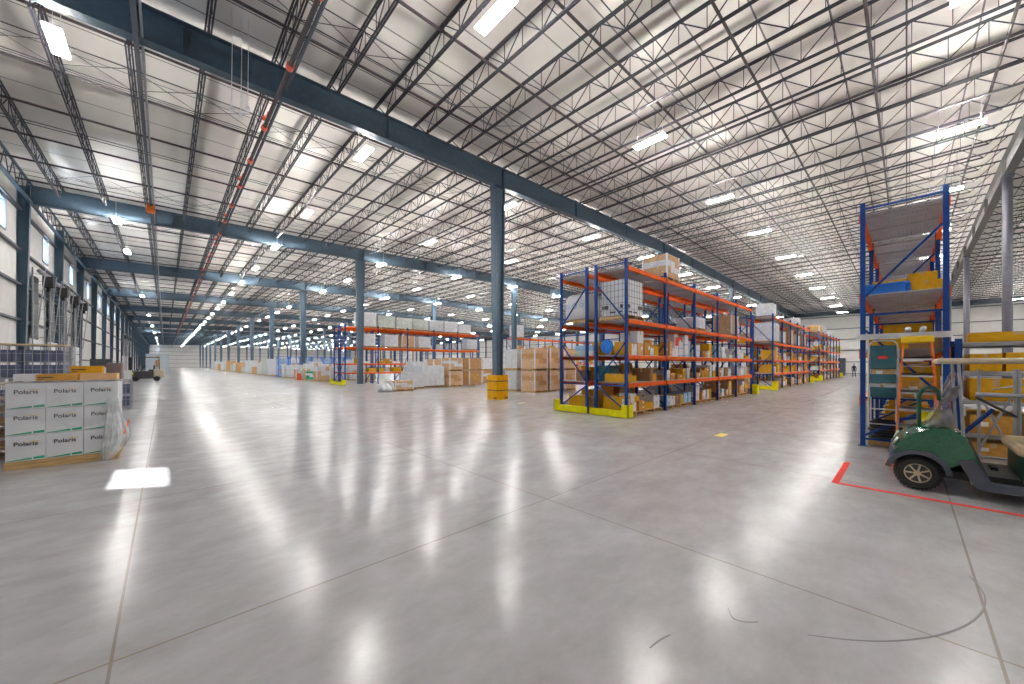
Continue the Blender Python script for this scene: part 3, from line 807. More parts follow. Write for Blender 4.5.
# white loads along the top of the distant rack
for k in range(7):
    hh = [1.3,1.15,1.1,1.1,1.15,1.15,1.0][k]
    wrapped(12.5+k*1.68, 31.7, 4.78, 1.55, 1.1, hh, [M['paleg'] if k in (1,2,3) else M['wrapw']], 'white wrapped load on top of the distant rack, %s from its near end' % ordn(k+1), cols=3, rows=3)
for k, (dx, mt) in enumerate(((1.9,'wrapw'),(4.0,'wrapw'),(5.6,'kraft2'),(7.3,'wrapw'),(12.9,'wrapw'))):
    wrapped(10.65+dx, 31.7, 3.13, 1.3, 1.0, 1.15, [M[mt]], '%s wrapped load on third shelf of the distant rack, %s along' % ('tan' if mt=='kraft2' else 'white', ordn(k+1)))
wrapped(30.5, 31.7, 4.78, 1.4, 1.1, 1.5, [M['wrapw']], 'white wrapped load atop distant rack right of the yellow-guarded column')

# ------------------------------------------------------------ floor stacks of wrapped pallets
BR = [M['kraft2'], M['kraft']]
for args in (
 (16.4,17.0,0,1.15,1.1,1.3,[M['white']],'lower white wrapped pallet with dark corner, just right of the yellow guard'),
 (16.4,17.0,1.32,1.15,1.1,1.3,[M['white']],'upper white wrapped pallet, just right of the yellow guard'),
 (16.4,15.5,0,1.15,1.15,1.3,BR,'lower tan wrapped pallet at near corner of the floor stacks'),
 (16.4,15.5,1.32,1.15,1.15,1.3,BR,'upper tan wrapped pallet at near corner of the floor stacks'),
 (17.8,15.5,0,1.15,1.15,1.3,BR,'lower tan wrapped pallet, second from the floor stack corner'),
 (17.8,15.5,1.32,1.15,1.15,1.4,BR,'upper tan wrapped pallet, second from the floor stack corner'),
 (19.2,15.5,0,1.15,1.15,1.3,BR,'lower tan wrapped pallet beside the rack end, third from corner'),
 (19.2,15.5,1.32,1.15,1.15,1.3,BR,'upper tan wrapped pallet beside the rack end, third from corner'),
 (17.9,17.0,0,1.15,1.1,1.3,BR,'lower tan wrapped pallet in second line of floor stacks'),
 (17.9,17.0,1.32,1.15,1.1,1.25,[M['white']],'upper white wrapped pallet in second line of floor stacks'),
 (14.3,24.3,0,1.9,1.4,1.55,[M['white']],'big white wrapped block on floor left of tan stacks'),
 (16.0,23.8,0,1.15,1.2,1.15,BR,'lower tan wrapped pallet beside the big white block'),
 (16.0,23.8,1.17,1.15,1.2,1.0,[M['kraft2'],M['wrapw']],'upper tan wrapped pallet beside the big white block'),
 (18.2,24.3,0,1.3,1.3,1.15,[M['kraft'],M['kraft3']],'lower ochre wrapped pallet left of yellow-guarded column'),
 (18.2,24.3,1.17,1.3,1.3,1.0,[M['kraft']],'upper ochre wrapped pallet left of yellow-guarded column'),
 (21.0,26.0,0,1.4,1.2,1.1,[M['kraft'],M['white']],'lower white and tan pallet behind the yellow guard'),
 (21.0,26.0,1.12,1.4,1.2,1.1,[M['white']],'upper white pallet behind the yellow guard'),
 (14.6,26.6,0,1.3,1.2,1.9,[M['wrapw']],'tall white wrapped pallet behind the big white block'),
 (16.4,26.6,0,1.3,1.2,2.1,[M['kraft2'],M['wrapw']],'tall tan wrapped pallet in line behind the floor stacks'),
 (18.4,26.9,0,1.3,1.2,2.1,[M['wrapw']],'tall white wrapped pallet behind the ochre stack'),
 (10.9,21.9,0,1.25,1.0,.65,[M['kraft2'],M['wrapw']],'low tan pallet load nearest the distant rack foot'),
 (12.4,23.2,0,1.25,1.0,1.15,[M['wrapw']],'rounded white wrapped pallet behind the low tan load'),
 ): wrapped(*args, group='floor stacks of wrapped pallets')
bm_ = MB().lathe((0,0,0),[(0,0),(.42,0),(.46,.14),(.40,.34),(.26,.5),(.12,.62),(0,.66)],n=26)
bm_.v = [(x*(1.15+.22*math.sin(5*math.atan2(y,x)+z*9)), y*(1+.18*math.sin(7*math.atan2(y,x)+z*6)), z*(1+.14*math.sin(9*x+5*y))) for x,y,z in bm_.v]
o = bm_.build('plastic_bundle', M['wrapw'], None, (10.0,21.9,0), smooth=True)
tag(o, 'bunched white plastic bundle on floor before the distant rack', 'bundle')

# printed green marks on white loads
# aisle-side storage left of the distant rack
k = 0
for y in [39.5, 41.3, 43.1, 45.0, 47.0, 51.0, 53.0]:
    for x in (11.2, 12.7, 14.2, 15.7):
        if R() < .12: continue
        k += 1; hh = 1.0+R()*1.15; mt = random.choice([['wrapw'],['wrapw'],['white'],['kraft2','wrapw'],['paleg']])
        col = {'wrapw':'white','white':'bright white','kraft2':'tan','paleg':'pale green'}[mt[0]]
        wrapped(x+R()*.2, y, 0, 1.25, 1.05, hh, [M[q] for q in mt], '%s wrapped pallet in aisle-side storage, %s from aisle in line %s beyond distant rack' % (col, ordn(round((x-9.7)/1.5)), ordn([39.5,41.3,43.1,45.0,47.0,51.0,53.0].index(y)+1)), group='wrapped pallets stored beside the long aisle', rows=3)
wrapped(11.0, 42.2, .0, .9, .4, .95, [M['greenp'],M['white']], 'green and white pallet load at the aisle edge', film_=False)
o = MB().lathe((0,0,0),[(0,0),(.2,0),(.2,.7),(.05,.75),(0,.75)],n=14).build('red_bucket', M['red'], None, (10.3,43.8,0), smooth=False); tag(o,'small red drum on floor at the long aisle edge','drum')
for k in range(7):
    x = 11.4+k*1.35
    o = empty('jug_rack', (x, 56.5, 0)); tag(o, 'blue steel rack of white jugs beside the long aisle, %s from the aisle' % ordn(k+1), 'rack', 'blue jug racks')
    m = MB()
    for a in (-.6,.6):
        for b in (-.5,.5): m.box(a-.04,a+.04,b-.04,b+.04,0,2.7)
    for z in (.1,.95,1.8,2.65): m.box(-.62,.62,-.52,.52,z-.03,z+.03)
    m.build('frame', M['bblue'], o)
    m = MB()
    for z in (.13,.98,1.83):
        for q in range(3): m.lathe((-.38+q*.38,-.25,z),[(0,0),(.15,0),(.15,.5),(.05,.62),(0,.62)],n=10)
    m.build('jugs', M['wrapw'] if k%2 else M['lblue'], o)
k = 0
for y in range(62, 170, 4):
    for x in (11.3, 12.9, 14.5):
        if R() < .15: continue
        k += 1; hh = 1.1+R()*1.4; mt = random.choice(['wrapw','wrapw','white','paleg','white','kraft2'])
        if k > 60: break
        o = wrapped(x, y+R(), 0, 1.3, 1.2, hh, [M[mt]], '%s wrapped pallet far down the long aisle, line %s, %s from aisle' % ({'wrapw':'white','white':'bright white','paleg':'pale green','kraft2':'tan'}[mt], ordn((y-58)//4), ordn(round((x-9.7)/1.6))), group='wrapped pallets far down the long aisle', rows=2, cols=2, film_=False)

# ------------------------------------------------------------ column guard
o = empty('column_guard', (11.8, 13.6, 0)); tag(o, 'amber plastic column guard with two dark straps around nearest column', 'column guard')
S = .36
for a, b in ((-1,-1),(1,-1),(-1,1),(1,1)):
    m = MB()
    x0, x1 = sorted((a*.003, a*S)); y0, y1 = sorted((b*.003, b*S))
    if a < 0: m.box(-S,-S+.12,y0,y1,0,1.17)
    else: m.box(S-.12,S,y0,y1,0,1.17)
    x0, x1 = (-S+.12, -.003) if a < 0 else (.003, S-.12)
    if b < 0: m.box(x0,x1,-S,-S+.12,0,1.17)
    else: m.box(x0,x1,S-.12,S,0,1.17)
    m.build('guard_shell', M['amber'], o)
for z in (.42, .86):
    m = MB(); e = S+.006
    m.box(-e,e,-e,-e+.02,z,z+.04).box(-e,e,e-.02,e,z,z+.04).box(-e,-e+.02,-e,e,z,z+.04).box(e-.02,e,-e,e,z,z+.04).build('strap', M['ink'], o)
MB().box(-S-.008,-S,-.32,-.12,.05,.11).box(.12,.32,-S-.008,-S,.05,.11).build('maker_label', M['ink'], o)

# ------------------------------------------------------------ foreground pallet of printed cartons
bx, by = -1.235, 10.25
ro = empty('wooden_pallet', (bx, by, 0)); tag(ro, 'yellow-brown wooden pallet under the printed white cartons', 'pallet')
pallet_mb(1.24, 1.0).box(-.62,.62,-.505,-.47,.012,.122).box(-.62,.62,.47,.505,.012,.122).build('deck', M['wood'], ro)
def printed_mesh():
    m = MB(); w_, h_ = .405, .415
    m.box(-w_/2,w_/2,-.48,.48,0,h_-.01)
    m.box(-w_/2,-.003,-.48,.48,h_-.01,h_-.002); m.box(.003,w_/2,-.48,.48,h_-.01,h_-.002)
    y = -.482
    m.face([(-.19,y,.006),(.06,y,.016),(.06,y,.046),(-.19,y,.014)],1); m.face([(.075,y,.016),(.19,y,.020),(.19,y,.062),(.075,y,.048)],1)
    return m.mesh('carton', [M['white'], M['greenp']])
prm = printed_mesh()
def textmesh(s, size, mat, name):
    cu = bpy.data.curves.new(name, 'FONT'); cu.body = s; cu.size = size; cu.align_x = 'CENTER'; cu.extrude = .001; cu.offset = .0016 if size > .05 else 0
    cu.materials.append(mat)
    tmp = bpy.data.objects.new('tmp', cu); C.objects.link(tmp); bpy.context.view_layer.update()
    me = bpy.data.meshes.new_from_object(tmp.evaluated_get(bpy.context.evaluated_depsgraph_get()))
    bpy.data.objects.remove(tmp); me.name = name; return me
t1 = textmesh('Polaris', .092, M['ink'], 'carton_logo'); 
acc = MB().box(.03,.14,-.4835,-.482,.305,.316).mesh('print_accent', M['yprint'])
colw = ['left-hand','middle','right-hand']; roww = ['bottom','middle','top']
for r in range(3):
    for c in range(3):
        o = put(prm, 'printed_carton', None, (bx-.41+c*.41, by, .132+r*.42), (R()-.5)*.015)
        tag(o, 'white carton with dark logo and green stripe, %s row, %s stack on foreground pallet' % (roww[r], colw[c]), 'carton', 'printed cartons on the foreground pallet')
        x = bpy.data.objects.new('carton_logo', t1); C.objects.link(x); x.parent = o; x.location = (-.0,-.484,.245); x.rotation_euler = (PI/2,0,0)
        put(acc, 'print_accent', o)
# stretch film around the load and the loose sheet hanging at its right side
def sheet(name, fn_, nu, nv, mat, th=.0):
    m = MB()
    for j in range(nv+1):
        for i in range(nu+1): m.v.append(tuple(fn_(i/nu, j/nv)))
    for j in range(nv):
        for i in range(nu):
            a = j*(nu+1)+i; m.f.append((a,a+1,a+nu+2,a+nu+1)); m.m.append(0)
    return m
ff = empty('stretch_film', (bx, by, 0)); tag(ff, 'torn clear stretch film around the printed white cartons, trailing at right', 'film')
def f1(u, v):     # band across the front top, wrapped round the sides
    P = [(-.635,.5),(-.635,-.497),(.635,-.497),(.64,.5)]
    t = u*3; k = min(int(t),2); q = t-k
    x = P[k][0]*(1-q)+P[k+1][0]*q; y = P[k][1]*(1-q)+P[k+1][1]*q
    s = .012*math.sin(u*60+v*9)
    return (x, y-abs(s)*.8, .86+v*.53-.25*(1-v)*math.exp(-((u-.55)/.12)**2))
sheet('a', f1, 60, 8, 0).build('film_band', M['film'], ff, smooth=True)
def f2(u, v):
    wv = .055*math.sin(u*17+v*5)+.03*math.sin(u*41)
    x = .50+.14*u+(1-v)*(-.10)+.06*math.sin(v*6)*u + (.16*math.sin(v*PI) if u > .3 else .05*math.sin(v*PI))*u
    return (x, -.53-abs(wv)-.05*(1-v), .015+v*1.08)
sheet('b', f2, 26, 22, 0).build('hanging_sheet', M['filmh'], ff, smooth=True)
def f3(u, v):
    return (-.63+1.27*u, -.49+.98*v, 1.392+.02*math.sin(u*19+v*3)*math.sin(v*11)+.03*(1 if .4<u<.6 else 0)*v)
sheet('c', f3, 30, 20, 0).build('top_film', M['filmh'], ff, smooth=True)
MB().box(.555,.575,-.60,-.585,.60,.86).build('film_tail_tape', M['lorange'], ff).rotation_euler = (0,.25,0)
# flat boxes lying on top
def flat(name, x, y, z, w_, d, h, mat, label, txt=None, rz=0):
    o = empty(name, (x,y,z), rz); tag(o, label, 'box', 'boxes on top of the foreground pallet')
    m = MB().box(-w_/2,w_/2,-d/2,d/2,0,h); m.box(-w_/2,w_/2,-d/2,-.003,h,h+.004); m.box(-w_/2,w_/2,.003,d/2,h,h+.004); m.build('box_body', mat, o)
    if txt:
        m = MB(); xx = -w_/2+.02
        for k, ww in enumerate((.035,.02,.03,.04,.02)):
            m.box(xx,xx+ww,-d/2-.002,-d/2+.001,h*.42,h*.62); xx += ww+.004
        m.box(-w_/2+.02,-w_/2+.09,-d/2-.002,-d/2+.001,h*.18,h*.28)
        m.build('printed_mark', M['ink'], o)
flat('flat_box', -1.33, 10.1, 1.42, .46, .5, .105, M['kraft'], 'long flat tan box lying on left top of the film-wrapped cartons', 'CAUTION')
flat('flat_box', -.86, 10.1, 1.42, .44, .5, .105, M['kraft2'], 'flat pale tan box lying on right top of the film-wrapped cartons')
flat('flat_box', -1.03, 10.25, 1.535, .38, .34, .125, M['kraft3'], 'ochre box stacked across the two flat tan boxes', 'CAUTION')
flat('foam_sheet', -1.68, 10.1, 1.42, .23, .4, .11, M['wrapw'], 'white foam block on the left end of the wrapped cartons')
flat('small_box', -1.78, 10.45, 1.42, .12, .2, .09, M['brown'], 'small brown box at back left of the wrapped cartons')
# pinkish stack at the frame edge
o = empty('pallet_stack', (-2.45, 11.3, 0))
tag(o, 'stack of worn grey-brown wooden pallets left of printed cartons', 'pallet stack')
for k in range(5):
    q = put(PALM, 'pallet', o, (R()*.04, R()*.04, k*.22+ (.0)), (R()-.5)*.05); q.scale = (.9,.9,1.6)
    q.data = PALM if k % 2 else pallet_mb().mesh('pallet', M['plank'])

# wire cages of dark jugs
def cage(x, y, z, label, w_=1.2, d=1.0, h=.95, rz=0, top=True, mat='navyjug'):
    o = empty('wire_container', (x,y,z), rz); tag(o, label, 'wire container', 'wire containers by the window wall')
    m = MB(); m.box(-w_/2,w_/2,-d/2,d/2,.1,.13)
    for a in (-w_/2+.05,w_/2-.05):
        for b in (-d/2+.05,d/2-.05): m.box(a-.05,a+.05,b-.05,b+.05,0,.1)
    for a in (-w_/2,w_/2):
        for b in (-d/2,d/2): m.bar((a,b,.1),(a,b,h),.035)
    for k in range(9):
        x_ = -w_/2+w_*k/8
        for s in (-1,1): m.bar((x_,s*d/2,.1),(x_,s*d/2,h),.012)
    for k in range(7):
        y_ = -d/2+d*k/6
        for s in (-1,1): m.bar((s*w_/2,y_,.1),(s*w_/2,y_,h),.012)
    for k in range(5):
        z_ = .13+(h-.13)*k/4
        for s in (-1,1): m.bar((-w_/2,s*d/2,z_),(w_/2,s*d/2,z_),.012); m.bar((s*w_/2,-d/2,z_),(s*w_/2,d/2,z_),.012)
    m.build('wire_cage', M['galv'], o)
    m = MB()
    for a in range(6):
        for b in range(3):
            for c in range(2 if h < 1 else 2):
                cx = -w_/2+.11+a*(w_-.2)/5.1; cy = -d/2+.17+b*(d-.3)/2.05; cz = .14+c*(h-.2)/2
                m.box(cx-.092,cx+.092,cy-.14,cy+.14,cz,cz+.365)
    m.build('jugs', M[mat], o, bevel=.02)
    if top: MB().box(-w_/2-.02,w_/2+.02,-d/2-.02,d/2+.02,h,h+.045).build('wooden_lid', M['tan'], o)
cage(-2.86, 18.2, 0, 'lower wire cage of dark jugs behind the printed cartons', h=1.1)
cage(-2.86, 18.2, 1.17, 'upper wire cage of dark blue jugs with tan lid behind printed cartons', h=1.08)
cage(-1.42, 20.4, 0, 'dark blue caged container on black skid right of printed cartons', w_=.95, h=1.1, top=False)
wrapped(-4.4, 33.0, 0, 1.3,1.2,1.4,[M['wrapw']],'white wrapped pallet at the window wall behind upper wire cage',film_=False)
wrapped(-3.2, 33.5, 0, 1.5,1.2,1.5,[M['wrapw']],'second white wrapped pallet by the window wall',film_=False)
wrapped(-2.6, 23.0, 0, 1.1,1.0,1.45,[M['white']],'white carton pallet standing just behind the flat ochre box',film_=False)
wrapped(-1.62, 24.0, 0, .5,.8,1.75,[pm('maroon cardboard',(.16,.07,.06),.8)],'narrow dark maroon pallet load right of the white carton pallet')
wrapped(-3.6, 43.0, 0, 1.2,1.0,2.1,[M['dark']],'black wrapped load by the dock doors',film_=False)
o = empty('pallet_jack', (-3.3, 58, 0)); tag(o, 'yellow and orange pallet jack parked behind the white crate on forklift', 'pallet jack')
MB().box(-.35,.35,-.3,.3,.0,1.0).build('motor_housing', M['amber'], o, bevel=.06)
MB().box(.35,1.3,-.25,.25,.5,.75).build('battery_cover', M['yellow'], o, bevel=.08)
MB().tube([(-.3,0,1),(-.45,0,1.35)], .03, 8).tube([(-.45,-.2,1.35),(-.45,.2,1.35)], .025, 8).build('handle', M['black'], o)

# ------------------------------------------------------------ forklift carrying a white box
fo = empty('forklift', (-1.15, 52, 0)); tag(fo, 'forklift with dark mast and cream counterweight driving down long aisle', 'forklift')
for a in (-.95, .55):
    for b in (-.5,.5):
        wo = MB().lathe((0,0,0),[(0,-.12),(.17,-.12),(.25,-.1),(.25,.1),(.17,.12),(0,.12)],'x',16).build('wheel', M['black'], fo, (a,b,.25)); wo.rotation_euler = (0,0,PI/2)
m = MB(); m.box(-1.1,.4,-.5,.5,.25,1.0); m.build('chassis', M['dark'], fo, bevel=.06)
MB().box(.3,1.15,-.55,.55,.35,1.2).build('counterweight', M['cream'], fo, bevel=.12)
MB().box(-.05,.35,-.3,.3,1.0,1.15).box(.3,.4,-.3,.3,1.1,1.6).build('seat', M['black'], fo, bevel=.04)
m = MB()
for a, b in ((-.85,-.5),(-.85,.5),(.75,-.5),(.75,.5)): m.bar((a,b,.9),(a+(.2 if a<0 else -.05),b,2.35),.05)
m.box(-.7,.75,-.52,.52,2.33,2.4); m.build('overhead_guard', M['dark'], fo)
m = MB()
for b in (-.35,.35): m.box(-1.4,-1.25,b-.05,b+.05,.1,2.35)
for z in (.3,1.1,1.9,2.3): m.box(-1.38,-1.28,-.35,.35,z,z+.08)
m.build('mast', M['black'], fo)
for b in (-.25,.25): MB().box(-2.5,-1.4,b-.06,b+.06,.12,.17).build('fork', M['black'], fo)
MB().tube([(-.6,0,1.0),(-.35,0,1.45)],.03,8).torus((-.33,0,1.47),.17,.02,'z',16,6).build('steering_wheel', M['black'], fo)
MB().box(.45,.7,-.12,.12,2.4,2.52).build('beacon', M['amber'], fo)
MB().lathe((.62,0,1.75),[(0,-.35),(.16,-.33),(.17,.3),(.1,.36),(0,.36)],n=12).build('gas_cylinder', M['kraft2'], fo, smooth=True)
b = MB().box(-.95,.95,-.6,.6,0,.92); b.box(-.96,.96,-.04,.04,.91,.93,1)
tag(b.build('white_crate', [M['white'],M['tape']], None, (-3.35,52,.18)), 'white crate carried on the forklift forks', 'crate')
o = MB().box(-1.5,1.5,0,3,0,3.4).box(-1.55,1.55,-.05,3.05,3.4,3.5).box(1.5,1.53,.8,1.7,0,2.2)
tag(o.build('dock_office', [M['greybox']], None, (-1.0,92,0)), 'pale grey cabin on the floor far behind forklift', 'cabin')

# ------------------------------------------------------------ floor tape and skid marks
def strip(name, x0, x1, y0, y1, mat, label, cat):
    return tag(MB().box(x0,x1,y0,y1,.0005,.003).build(name, mat), label, cat)
strip('floor_tape', 6.96, 7.05, -3.0, .70, M['tapered'], 'long red tape line on floor in front of the golf cart', 'tape')
strip('floor_tape', 6.98, 8.6, .66, .74, M['tapered'], 'short red tape line on floor leading toward the tall rack', 'tape')
strip('floor_tape', 9.48, 9.95, 2.94, 3.12, M['tapey'], 'yellow tape patch on open floor before the corner rack', 'tape')
strip('floor_tape', 11.1, 11.5, 11.4, 11.5, M['tapey'], 'faint yellow tape scrap on floor in front of column guard', 'tape')
pts = []
for k in range(26):
    a = math.radians(-100+k*8.2); pts.append((3.35+.62*math.cos(a), -.02+.75*math.sin(a)*.9))
def ribbon(pts, w_, mat, label):
    P = [pts[0]]+list(pts)+[pts[-1]]; out = []
    for i in range(1, len(P)-2):
        for t in (0, .2, .4, .6, .8):
            out.append(tuple(.5*((2*P[i][c])+(-P[i-1][c]+P[i+1][c])*t+(2*P[i-1][c]-5*P[i][c]+4*P[i+1][c]-P[i+2][c])*t*t+(-P[i-1][c]+3*P[i][c]-3*P[i+1][c]+P[i+2][c])*t**3) for c in (0,1)))
    pts = out
    m = MB(); 
    for i in range(len(pts)-1):
        p, q = Vector((*pts[i],0)), Vector((*pts[i+1],0)); m.bar(p+Vector((0,0,.0015)), q+Vector((0,0,.0015)), w_*(.5+.5*math.sin(PI*(i+.5)/len(pts))), .002)
    tag(m.build('skid_mark', mat), label, 'skid mark')
def fp(px, py):
    D = 1.7*370/(py-364); u = (px-512)/370; return (D*(.684+.7295*u), D*(.7295-.684*u))
ribbon([fp(*p) for p in ((808,635),(850,640),(895,641),(935,636),(965,626),(982,612),(985,598),(978,585),(968,575))], .011, M['skid'], 'curved black tyre skid on floor crossing the joints at right')
ribbon([fp(*p) for p in ((728,608),(733,618),(745,622),(760,622))], .008, M['skid'], 'short hooked black skid on floor right of centre')
ribbon([fp(*p) for p in ((650,648),(660,640),(672,634))], .010, M['skid'], 'short slanting black scuff on floor near the bottom centre')

# ------------------------------------------------------------ golf cart
gc = empty('golf_cart', (8.0, -.1, 0)); tag(gc, 'green golf cart with beige canopy parked at right behind red line', 'golf cart')
# local frame: +Y forward, near side is -X; front axle at y=0
def wheel(x, y):
    w0 = MB().lathe((0,0,0),[(.125,-.10),(.19,-.105),(.215,-.08),(.228,-.04),(.23,0),(.228,.04),(.215,.08),(.19,.105),(.125,.10)],'x',32)
    for k in range(32):
        a = 2*PI*k/32; c_, s_ = math.cos(a), math.sin(a)
        w0.bar((-.085,c_*.222,s_*.222),(.085,c_*.222,s_*.222),.012,.016)
    t = w0.build('tyre', M['black'], gc, (x,y,.228), smooth=False)
    s = -1 if x < 0 else 1
    r = MB().lathe((0,0,0),[(.132,s*.095),(.125,s*.105),(.112,s*.085),(.10,s*.05),(.04,s*.055),(.035,s*.09),(0,s*.095)],'x',24)
    for k in range(7):
        a = 2*PI*k/7; r.bar((s*.085,.03*math.cos(a),.03*math.sin(a)),(s*.085,.115*math.cos(a),.115*math.sin(a)),.028,.02)
    q = r.build('wheel_rim', M['rim'], t); 
    MB().lathe((0,0,0),[(.125,-.09),(.0,-.09)],'x',20).build('rim_back', M['dark'], t)
for x in (-.5,.5):
    for y in (0,-1.66): wheel(x, y)
# front cowl, lofted
def loft(secs, mat, name, parent, smooth=True, sub=2):
    bm = bmesh.new(); rings = []
    for s in secs: rings.append([bm.verts.new(p) for p in s])
    n = len(secs[0])
    for a, b in zip(rings, rings[1:]):
        for i in range(n-1): bm.faces.new((a[i],a[i+1],b[i+1],b[i]))
    me = bpy.data.meshes.new(name); bmesh.ops.recalc_face_normals(bm, faces=bm.faces); bm.to_mesh(me); bm.free(); me.materials.append(mat)
    o = put(me, name, parent)
    sd = o.modifiers.new('sol','SOLIDIFY'); sd.thickness = .02; sd.offset = -1
    if sub:
        ss = o.modifiers.new('sub','SUBSURF'); ss.levels = sub; ss.render_levels = sub
    me.polygons.foreach_set('use_smooth',[smooth]*len(me.polygons)); return o
secs = []
for x, sh, dn in ((-.60,.0,.10),(-.57,.0,.03),(-.42,.03,0),(0,.07,-.03),(.42,.03,0),(.57,.0,.03),(.60,.0,.10)):
    secs.append([(x,.20+sh-dn*.3,.46),(x,.19+sh-dn*.3,.56-dn*.3),(x,.10+sh,.70-dn),(x,-.02+sh,.80-dn),(x,-.16,.88-dn),(x,-.30,.885-dn),(x,-.40,.80-dn*.6),(x,-.46,.62),(x,-.50,.44)])
loft(secs, M['green'], 'front_cowl', gc)
for s in (-1, 1):      # side of the cowl with wheel arch
    arch = [(.27*math.cos(a), .235+.27*math.sin(a)) for a in [math.radians(d) for d in range(20, 166, 16)]]
    poly = [(.22,.50),(.14,.66),(.02,.77),(-.14,.85),(-.30,.855),(-.42,.76),(-.52,.46)] + [(-.36,.40)]+[(y,z+.02) for y, z in arch[::-1] if True][0:]
    m = MB(); m.prism(poly, s*.585-.012, s*.585+.012); m.build('side_panel', M['green'], gc, bevel=.008)
    # dark lower bumper + arch lip
    tr = MB()
    op = [(.24,.50),(.30,.44),(.30,.30),(.255,.27)] ; 
    prev = None
    for d in range(8, 176, 12):
        a0, a1 = math.radians(d), math.radians(min(176,d+12))
        p = [(.255*math.cos(a0),.23+.255*math.sin(a0)),(.31*math.cos(a0),.24+.30*math.sin(a0)),(.31*math.cos(a1),.24+.30*math.sin(a1)),(.255*math.cos(a1),.23+.255*math.sin(a1))]
        tr.prism(p, s*.60-.03, s*.60+.03)
    tr.prism([(-.35,.46),(-.47,.50),(-.62,.23),(-.58,.13),(-.49,.15)], s*.59-.03, s*.59+.03)
    tr.build('fender_trim', M['slate'], gc)
    MB().box(s*.59-.035,s*.59+.035,-1.45,-.55,.13,.235).build('sill', M['slate'], gc, bevel=.015)
MB().box(-.6,.6,.20,.27,.30,.52).build('front_bumper', M['slate'], gc, bevel=.04)
for s in (-1,1): MB().lathe((0,0,0),[(0,0),(.06,0),(.07,.02),(.0,.025)],'z',14).build('headlight', M['labelm'], gc, (s*.4,.2,.6)).rotation_euler = (-1.2,0,0)
MB().box(-.56,.56,-1.1,-.45,.17,.225).build('floor_mat', M['mat'], gc)
MB().box(-.5,.5,-2.1,-.2,.2,.3).build('chassis', M['black'], gc)
m = MB(); m.hexa([(-.56,-.62,.22),(.56,-.62,.22),(.56,-.50,.22),(-.56,-.50,.22),(-.56,-.46,.72),(.56,-.46,.72),(.56,-.38,.72),(-.56,-.38,.72)]); m.build('dashboard', M['dark'], gc)
m = MB(); m.box(-.05,.05,-.72,-.66,.225,.34); m.box(.1,.2,-.72,-.66,.225,.34); m.build('pedals', M['black'], gc)
MB().box(-.58,.58,-1.45,-.86,.24,.60).build('seat_base', M['dkgreen'], gc, bevel=.03)
MB().box(-.58,.55,-1.42,-.80,.585,.72).build('seat_cushion', M['tan'], gc, bevel=.05)
MB().box(-.55,.55,-1.55,-1.42,.78,1.15).build('backrest', M['tan'], gc, bevel=.05)
MB().box(-.6,.6,-2.25,-1.45,.42,.78).build('rear_body', M['green'], gc, bevel=.08)
MB().box(-.56,.56,-2.15,-.17,1.70,1.775).build('canopy', M['cream'], gc, bevel=.03)
for s in (-1,1):
    MB().tube([(s*.52,-.40,.74),(s*.51,-.36,1.72)], .016, 8).build('canopy_strut', M['galv'], gc)
    MB().tube([(s*.52,-2.0,.7),(s*.52,-1.9,1.72)], .016, 8).build('canopy_strut', M['galv'], gc)
m = sheet('w', lambda u,v: (-.52+1.04*u, -.10-.26*v+.02*math.sin(u*9+v*6), .84+.74*v), 14, 10, 0)
m.build('windshield', M['shield'], gc, smooth=True)
m = sheet('w', lambda u,v: (-.50+.03*math.sin(u*11+v*7)+.03*math.sin(v*17), -.06-.06*v-.24*u-.02*math.sin(v*9), .80+(.18+.44*u+.10*math.sin(u*3))*v), 18, 14, 0)
m.build('plastic_cover', film('crumpled grey plastic', (.42,.40,.39), .75), gc, smooth=True)
MB().tube([(-.2,-.02,.72),(-.2,-.02,1.26),(-.2,-.05,1.34),(-.2,-.10,1.37),(-.2,-.16,1.37),(-.2,-.2,1.33),(-.2,-.21,1.2)], .024, 10).build('front_hoop', M['dkgreen'], gc, smooth=True)
m = MB().tube([(-.25,-.36,.70),(-.25,-.66,1.12)], .024, 8); m.build('steering_column', M['blue'], gc)
sw = MB().torus((0,0,0), .19, .016, 'z', 28, 8)
for a in (0, 2.1, 4.2): sw.bar((0,0,0),(.18*math.cos(a),.18*math.sin(a),0),.025,.012)
q = sw.build('steering_wheel', M['black'], gc, (-.25,-.68,1.15)); q.rotation_euler = (.62,0,0)
MB().box(.05,.2,-.46,-.44,.98,1.1).build('key_tag', M['labelm'], gc)
MB().box(-.57,-.53,-.38,-.33,.72,.79).build('amber_reflector', M['amber'], gc)

# ------------------------------------------------------------ ladders at the rack end
la = empty('step_ladder', (9.7, -.13, 0)); tag(la, 'orange fibreglass step ladder with yellow top in front of tall rack', 'ladder')
for s in (-1,1):
    MB().bar((-.12,s*.285-.01,0),(.12,s*.17,2.12),.03,.07,0,(1,0,0)).build('side_rail', M['lorange'], la)
    MB().bar((.62,s*.27,0),(.22,s*.17,2.10),.025,.04,0,(1,0,0)).build('rear_leg', M['lorange'], la)
for k in range(6):
    z = .3+k*.30; hw = .275-.115*z/2.12; x = -.12+.24*z/2.12
    MB().box(x-.05,x+.06,-hw,hw,z,z+.035).box(x-.05,x-.045,-hw,hw,z-.03,z+.035).build('step', M['alu'], la)
for k in range(4):
    z = .4+k*.42; hw = .26; x = .62-.4*z/2.1; MB().tube([(x,-hw+.04*z,z),(x,hw-.04*z,z)], .01, 6).build('rear_brace', M['alu'], la)
MB().box(.04,.30,-.20,.20,2.08,2.2).build('top_cap', M['capyel'], la, bevel=.015)
st = empty('step_stool', (10.42, .32, 0)); tag(st, 'folded white-framed step stool with teal treads hanging on rack end', 'step stool')
